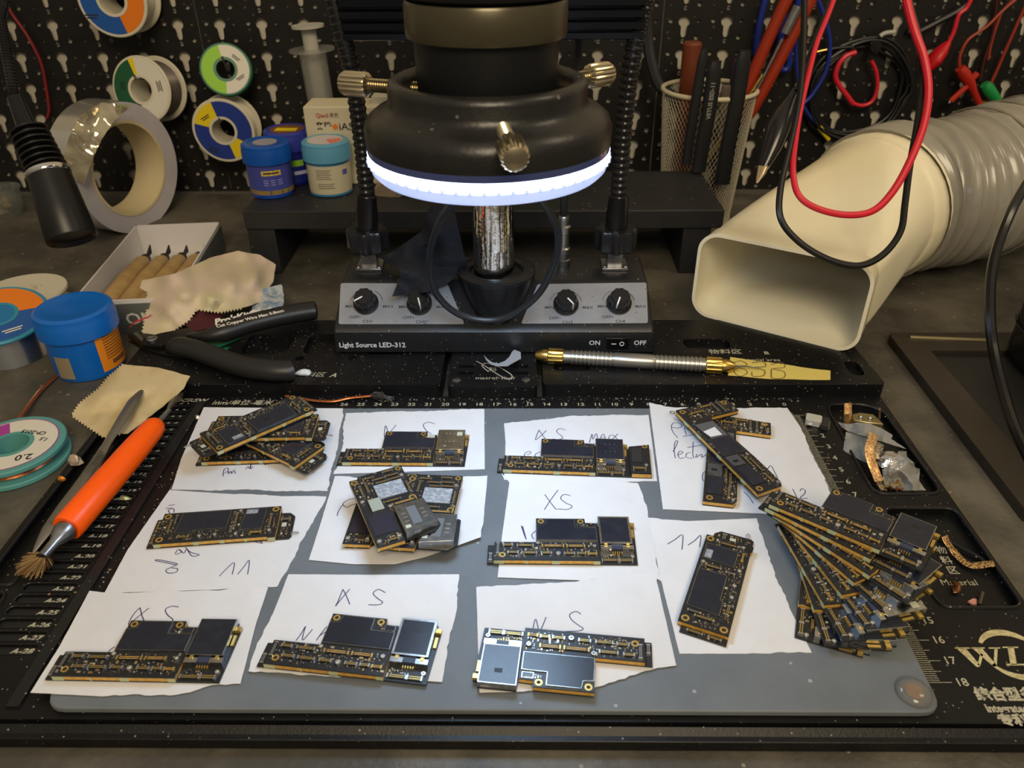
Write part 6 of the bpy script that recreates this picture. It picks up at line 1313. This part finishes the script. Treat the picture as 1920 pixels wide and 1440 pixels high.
mb = MB(); mb.prism([G(*z7(x, y), .5).to_2d() for x, y in ((260, 260), (380, 238), (560, 262), (640, 330), (700, 400), (480, 370), (300, 345))], -.1, .5); part('bracket_plate', mb, M('bracket_metal', (146, 134, 96), .3, .8), t, bevel=.05)
mb = MB()
for x, y in ((388, 310), (515, 325)): mb.sphere(G(*z7(x, y), .52), .14, 10)
part('rivet', mb, silver, t)
t = thing('gold_flex_tab', 'upright gold flex tab at the top left of the top right well', 'flex cable', tuple(G(1590, 790, WZ)))
mb = MB(); mb.tube([G(*z7(215, 400), -.2), G(*z7(215, 250), .8), G(*z7(215, 115), 1.3)], [.2, .22, .2], 8, flat=.3, up=(0, 1, 0)); part('tab', mb, flex, t)
mb = MB(); mb.tube(spl([G(*z7(640, 320), .2), G(*z7(642, 240), .6), G(*z7(640, 195), .9), G(*z7(650, 190), .9)], 4), .06, 6); solo('bent_pin', mb, M('rose_metal', (190, 150, 120), .3, .8), 'thin bent copper coloured pin standing in the top right well', 'pin', tuple(G(*z7(640, 320), WZ)))
mb = MB(); mb.tube([G(*z7(395, 650), .2), G(*z7(465, 870), 0)], [.1, .1], 6, flat=.5); solo('spring_pin', mb, M('pale_brass', (206, 196, 140), .25, .8), 'thin pale brass strip under the left bag in the top right well', 'pin', tuple(G(*z7(465, 870), WZ)))
mb = MB()
for k in range(120):
    q = G(*z7(R.gauss(830, 70), R.gauss(1225, 32)), R.uniform(-.25, .2)); s = R.uniform(.04, .12); mb.mat(R.choice([0, 1, 2, 0])).box(q, (s, s*R.uniform(.4, 2), s*.5), rz=R.uniform(0, 3))
solo('tiny_screws', mb, [gold, M('amber_bits', (150, 90, 40), .4, .5), silver], 'heap of tiny gold screws and bits at the bottom of the top right well', 'screws', tuple(G(*z7(830, 1240), WZ)), kind='stuff', flat=True)
t = thing('flex_cable', 'curved gold speckled flex strip lying in the lower right well', 'flex cable', tuple(G(1800, 1040, WZ)))
def z8(x, y): return (1660+x/7.385, 1000+y/7.385)
mb = MB(); mb.tube(spl([G(*z8(820, 35), .35), G(*z8(870, 140), .1), G(*z8(960, 260), -.15), G(*z8(1060, 370), -.2), G(*z8(1180, 440), -.2), G(*z8(1300, 440), -.1), G(*z8(1400, 425), .0), G(*z8(1505, 420), .1)], 6), .2, 8, flat=.25, up=(0, 0, 1)); part('flex_strip', mb, M('gold_speckle', (200, 160, 104), .3, .5, n=(1100, (84, 60, 40), .48, .56)), t)
mb = MB(); mb.prism([G(*z8(x, y), -.25).to_2d() for x, y in ((1140, 945), (1215, 905), (1260, 915), (1265, 990), (1200, 985))], WZ+.03, -.22); solo('pink_scrap', mb, M('pink_foil', (206, 150, 142), .4, .3), 'small pink copper scrap at the bottom of the lower right well', 'scrap', tuple(G(*z8(1215, 950), WZ)), flat=True)
mb = MB(); mb.cyl(G(*z8(1345, 825), -.1), G(*z8(1300, 990), -.2), .11, .1, 12); solo('small_rod', mb, M('dark_rod', (90, 84, 72), .3, .8), 'short metal rod lying right of the pink scrap in the lower right well', 'rod', tuple(G(*z8(1300, 990), WZ)))
mb = MB(); mb.tube(spl([G(*z8(940, 690), .0), G(*z8(1000, 700), -.1), G(*z8(990, 780), -.2), G(*z8(930, 790), -.25)], 5), .14, 8, flat=.4, up=(0, 0, 1)); solo('amber_flex', mb, M('dark_amber', (96, 58, 28), .3, .4), 'small dark amber flex piece under the word Material', 'flex cable', tuple(G(*z8(960, 760), WZ)))
# ---------------------------------------------------------------- metal stand, dark device and cable at the right
t = thing('metal_stand', 'flat dark brown grey metal stand with a recessed top at the right edge', 'stand', (20, 1, DZ))
stm = M('stand_metal', (62, 56, 50), .36, .5, n=(20, (70, 64, 56), .4, .7)); o1 = rpoly([(9.25, -8.2), (31, -8.2), (31, 10.2), (9.7, 10.2)], .35, 3)
mb = MB(); holed(mb, o1, [rpoly([(11.5, -6.5), (30, -6.5), (30, 7.7), (11.5, 7.7)], .1, 2)], -.55, -.15); mb.prism(o1, DZ, -.5); part('stand_top', mb, stm, t, flat=True, bevel=.03)
mb = MB(); mb.prism([(11.55, -6.45), (29.95, -6.45), (29.95, 7.65), (11.55, 7.65)], -.5, -.46); part('recess_pad', mb, M('pad_dark', (28, 27, 26), .5), t)
a, b = G(1706, 632, -.14), G(1854, 638, -.14); mb = MB(); mb.tube([a, b], .12, 6); part('lit_line', mb, M('lit_line_tone', (150, 138, 104), .3, .7), t)  # lit line near the stand's back edge, put in as a brighter strip
t = thing('soldering_station', 'black rounded device standing on the metal stand at the right edge', 'device', (21.5, 4, -.46))
mb = MB(); rr = []
for h, s in ((-.46, .92), (.2, 1), (4.5, 1.0), (7.2, .93), (8.2, .75), (8.5, .4)): rr.append([Vector((21.3+p[0]*s, 4.6+p[1]*s, h)) for p in rrect(10.5, 11, 4.2, 8)])
mb.rings(rr); part('device_shell', mb, M('device_black', (24, 23, 24), .42), t, ang=50)
mb = MB(); mb.tube([Vector((21.3+p[0]*1.0, 4.6+p[1]*1.0, 2.1)) for p in rrect(10.6, 11.1, 4.2, 8)], .08, 6, closed=True); part('seam', mb, blackg, t)
wire('power_lead', [GD(1990, 250, 45), GD(1925, 345, 44), GD(1890, 410, 43), GD(1863, 490, 42.5), GD(1856, 570, 42), GD(1862, 650, 41.5), GD(1880, 730, 40), GD(1902, 800, 38.2), GD(1935, 870, 36.5)], .27, M('lead_gloss', (22, 21, 21), .2), 'glossy black power lead arching down over the metal stand at the right')
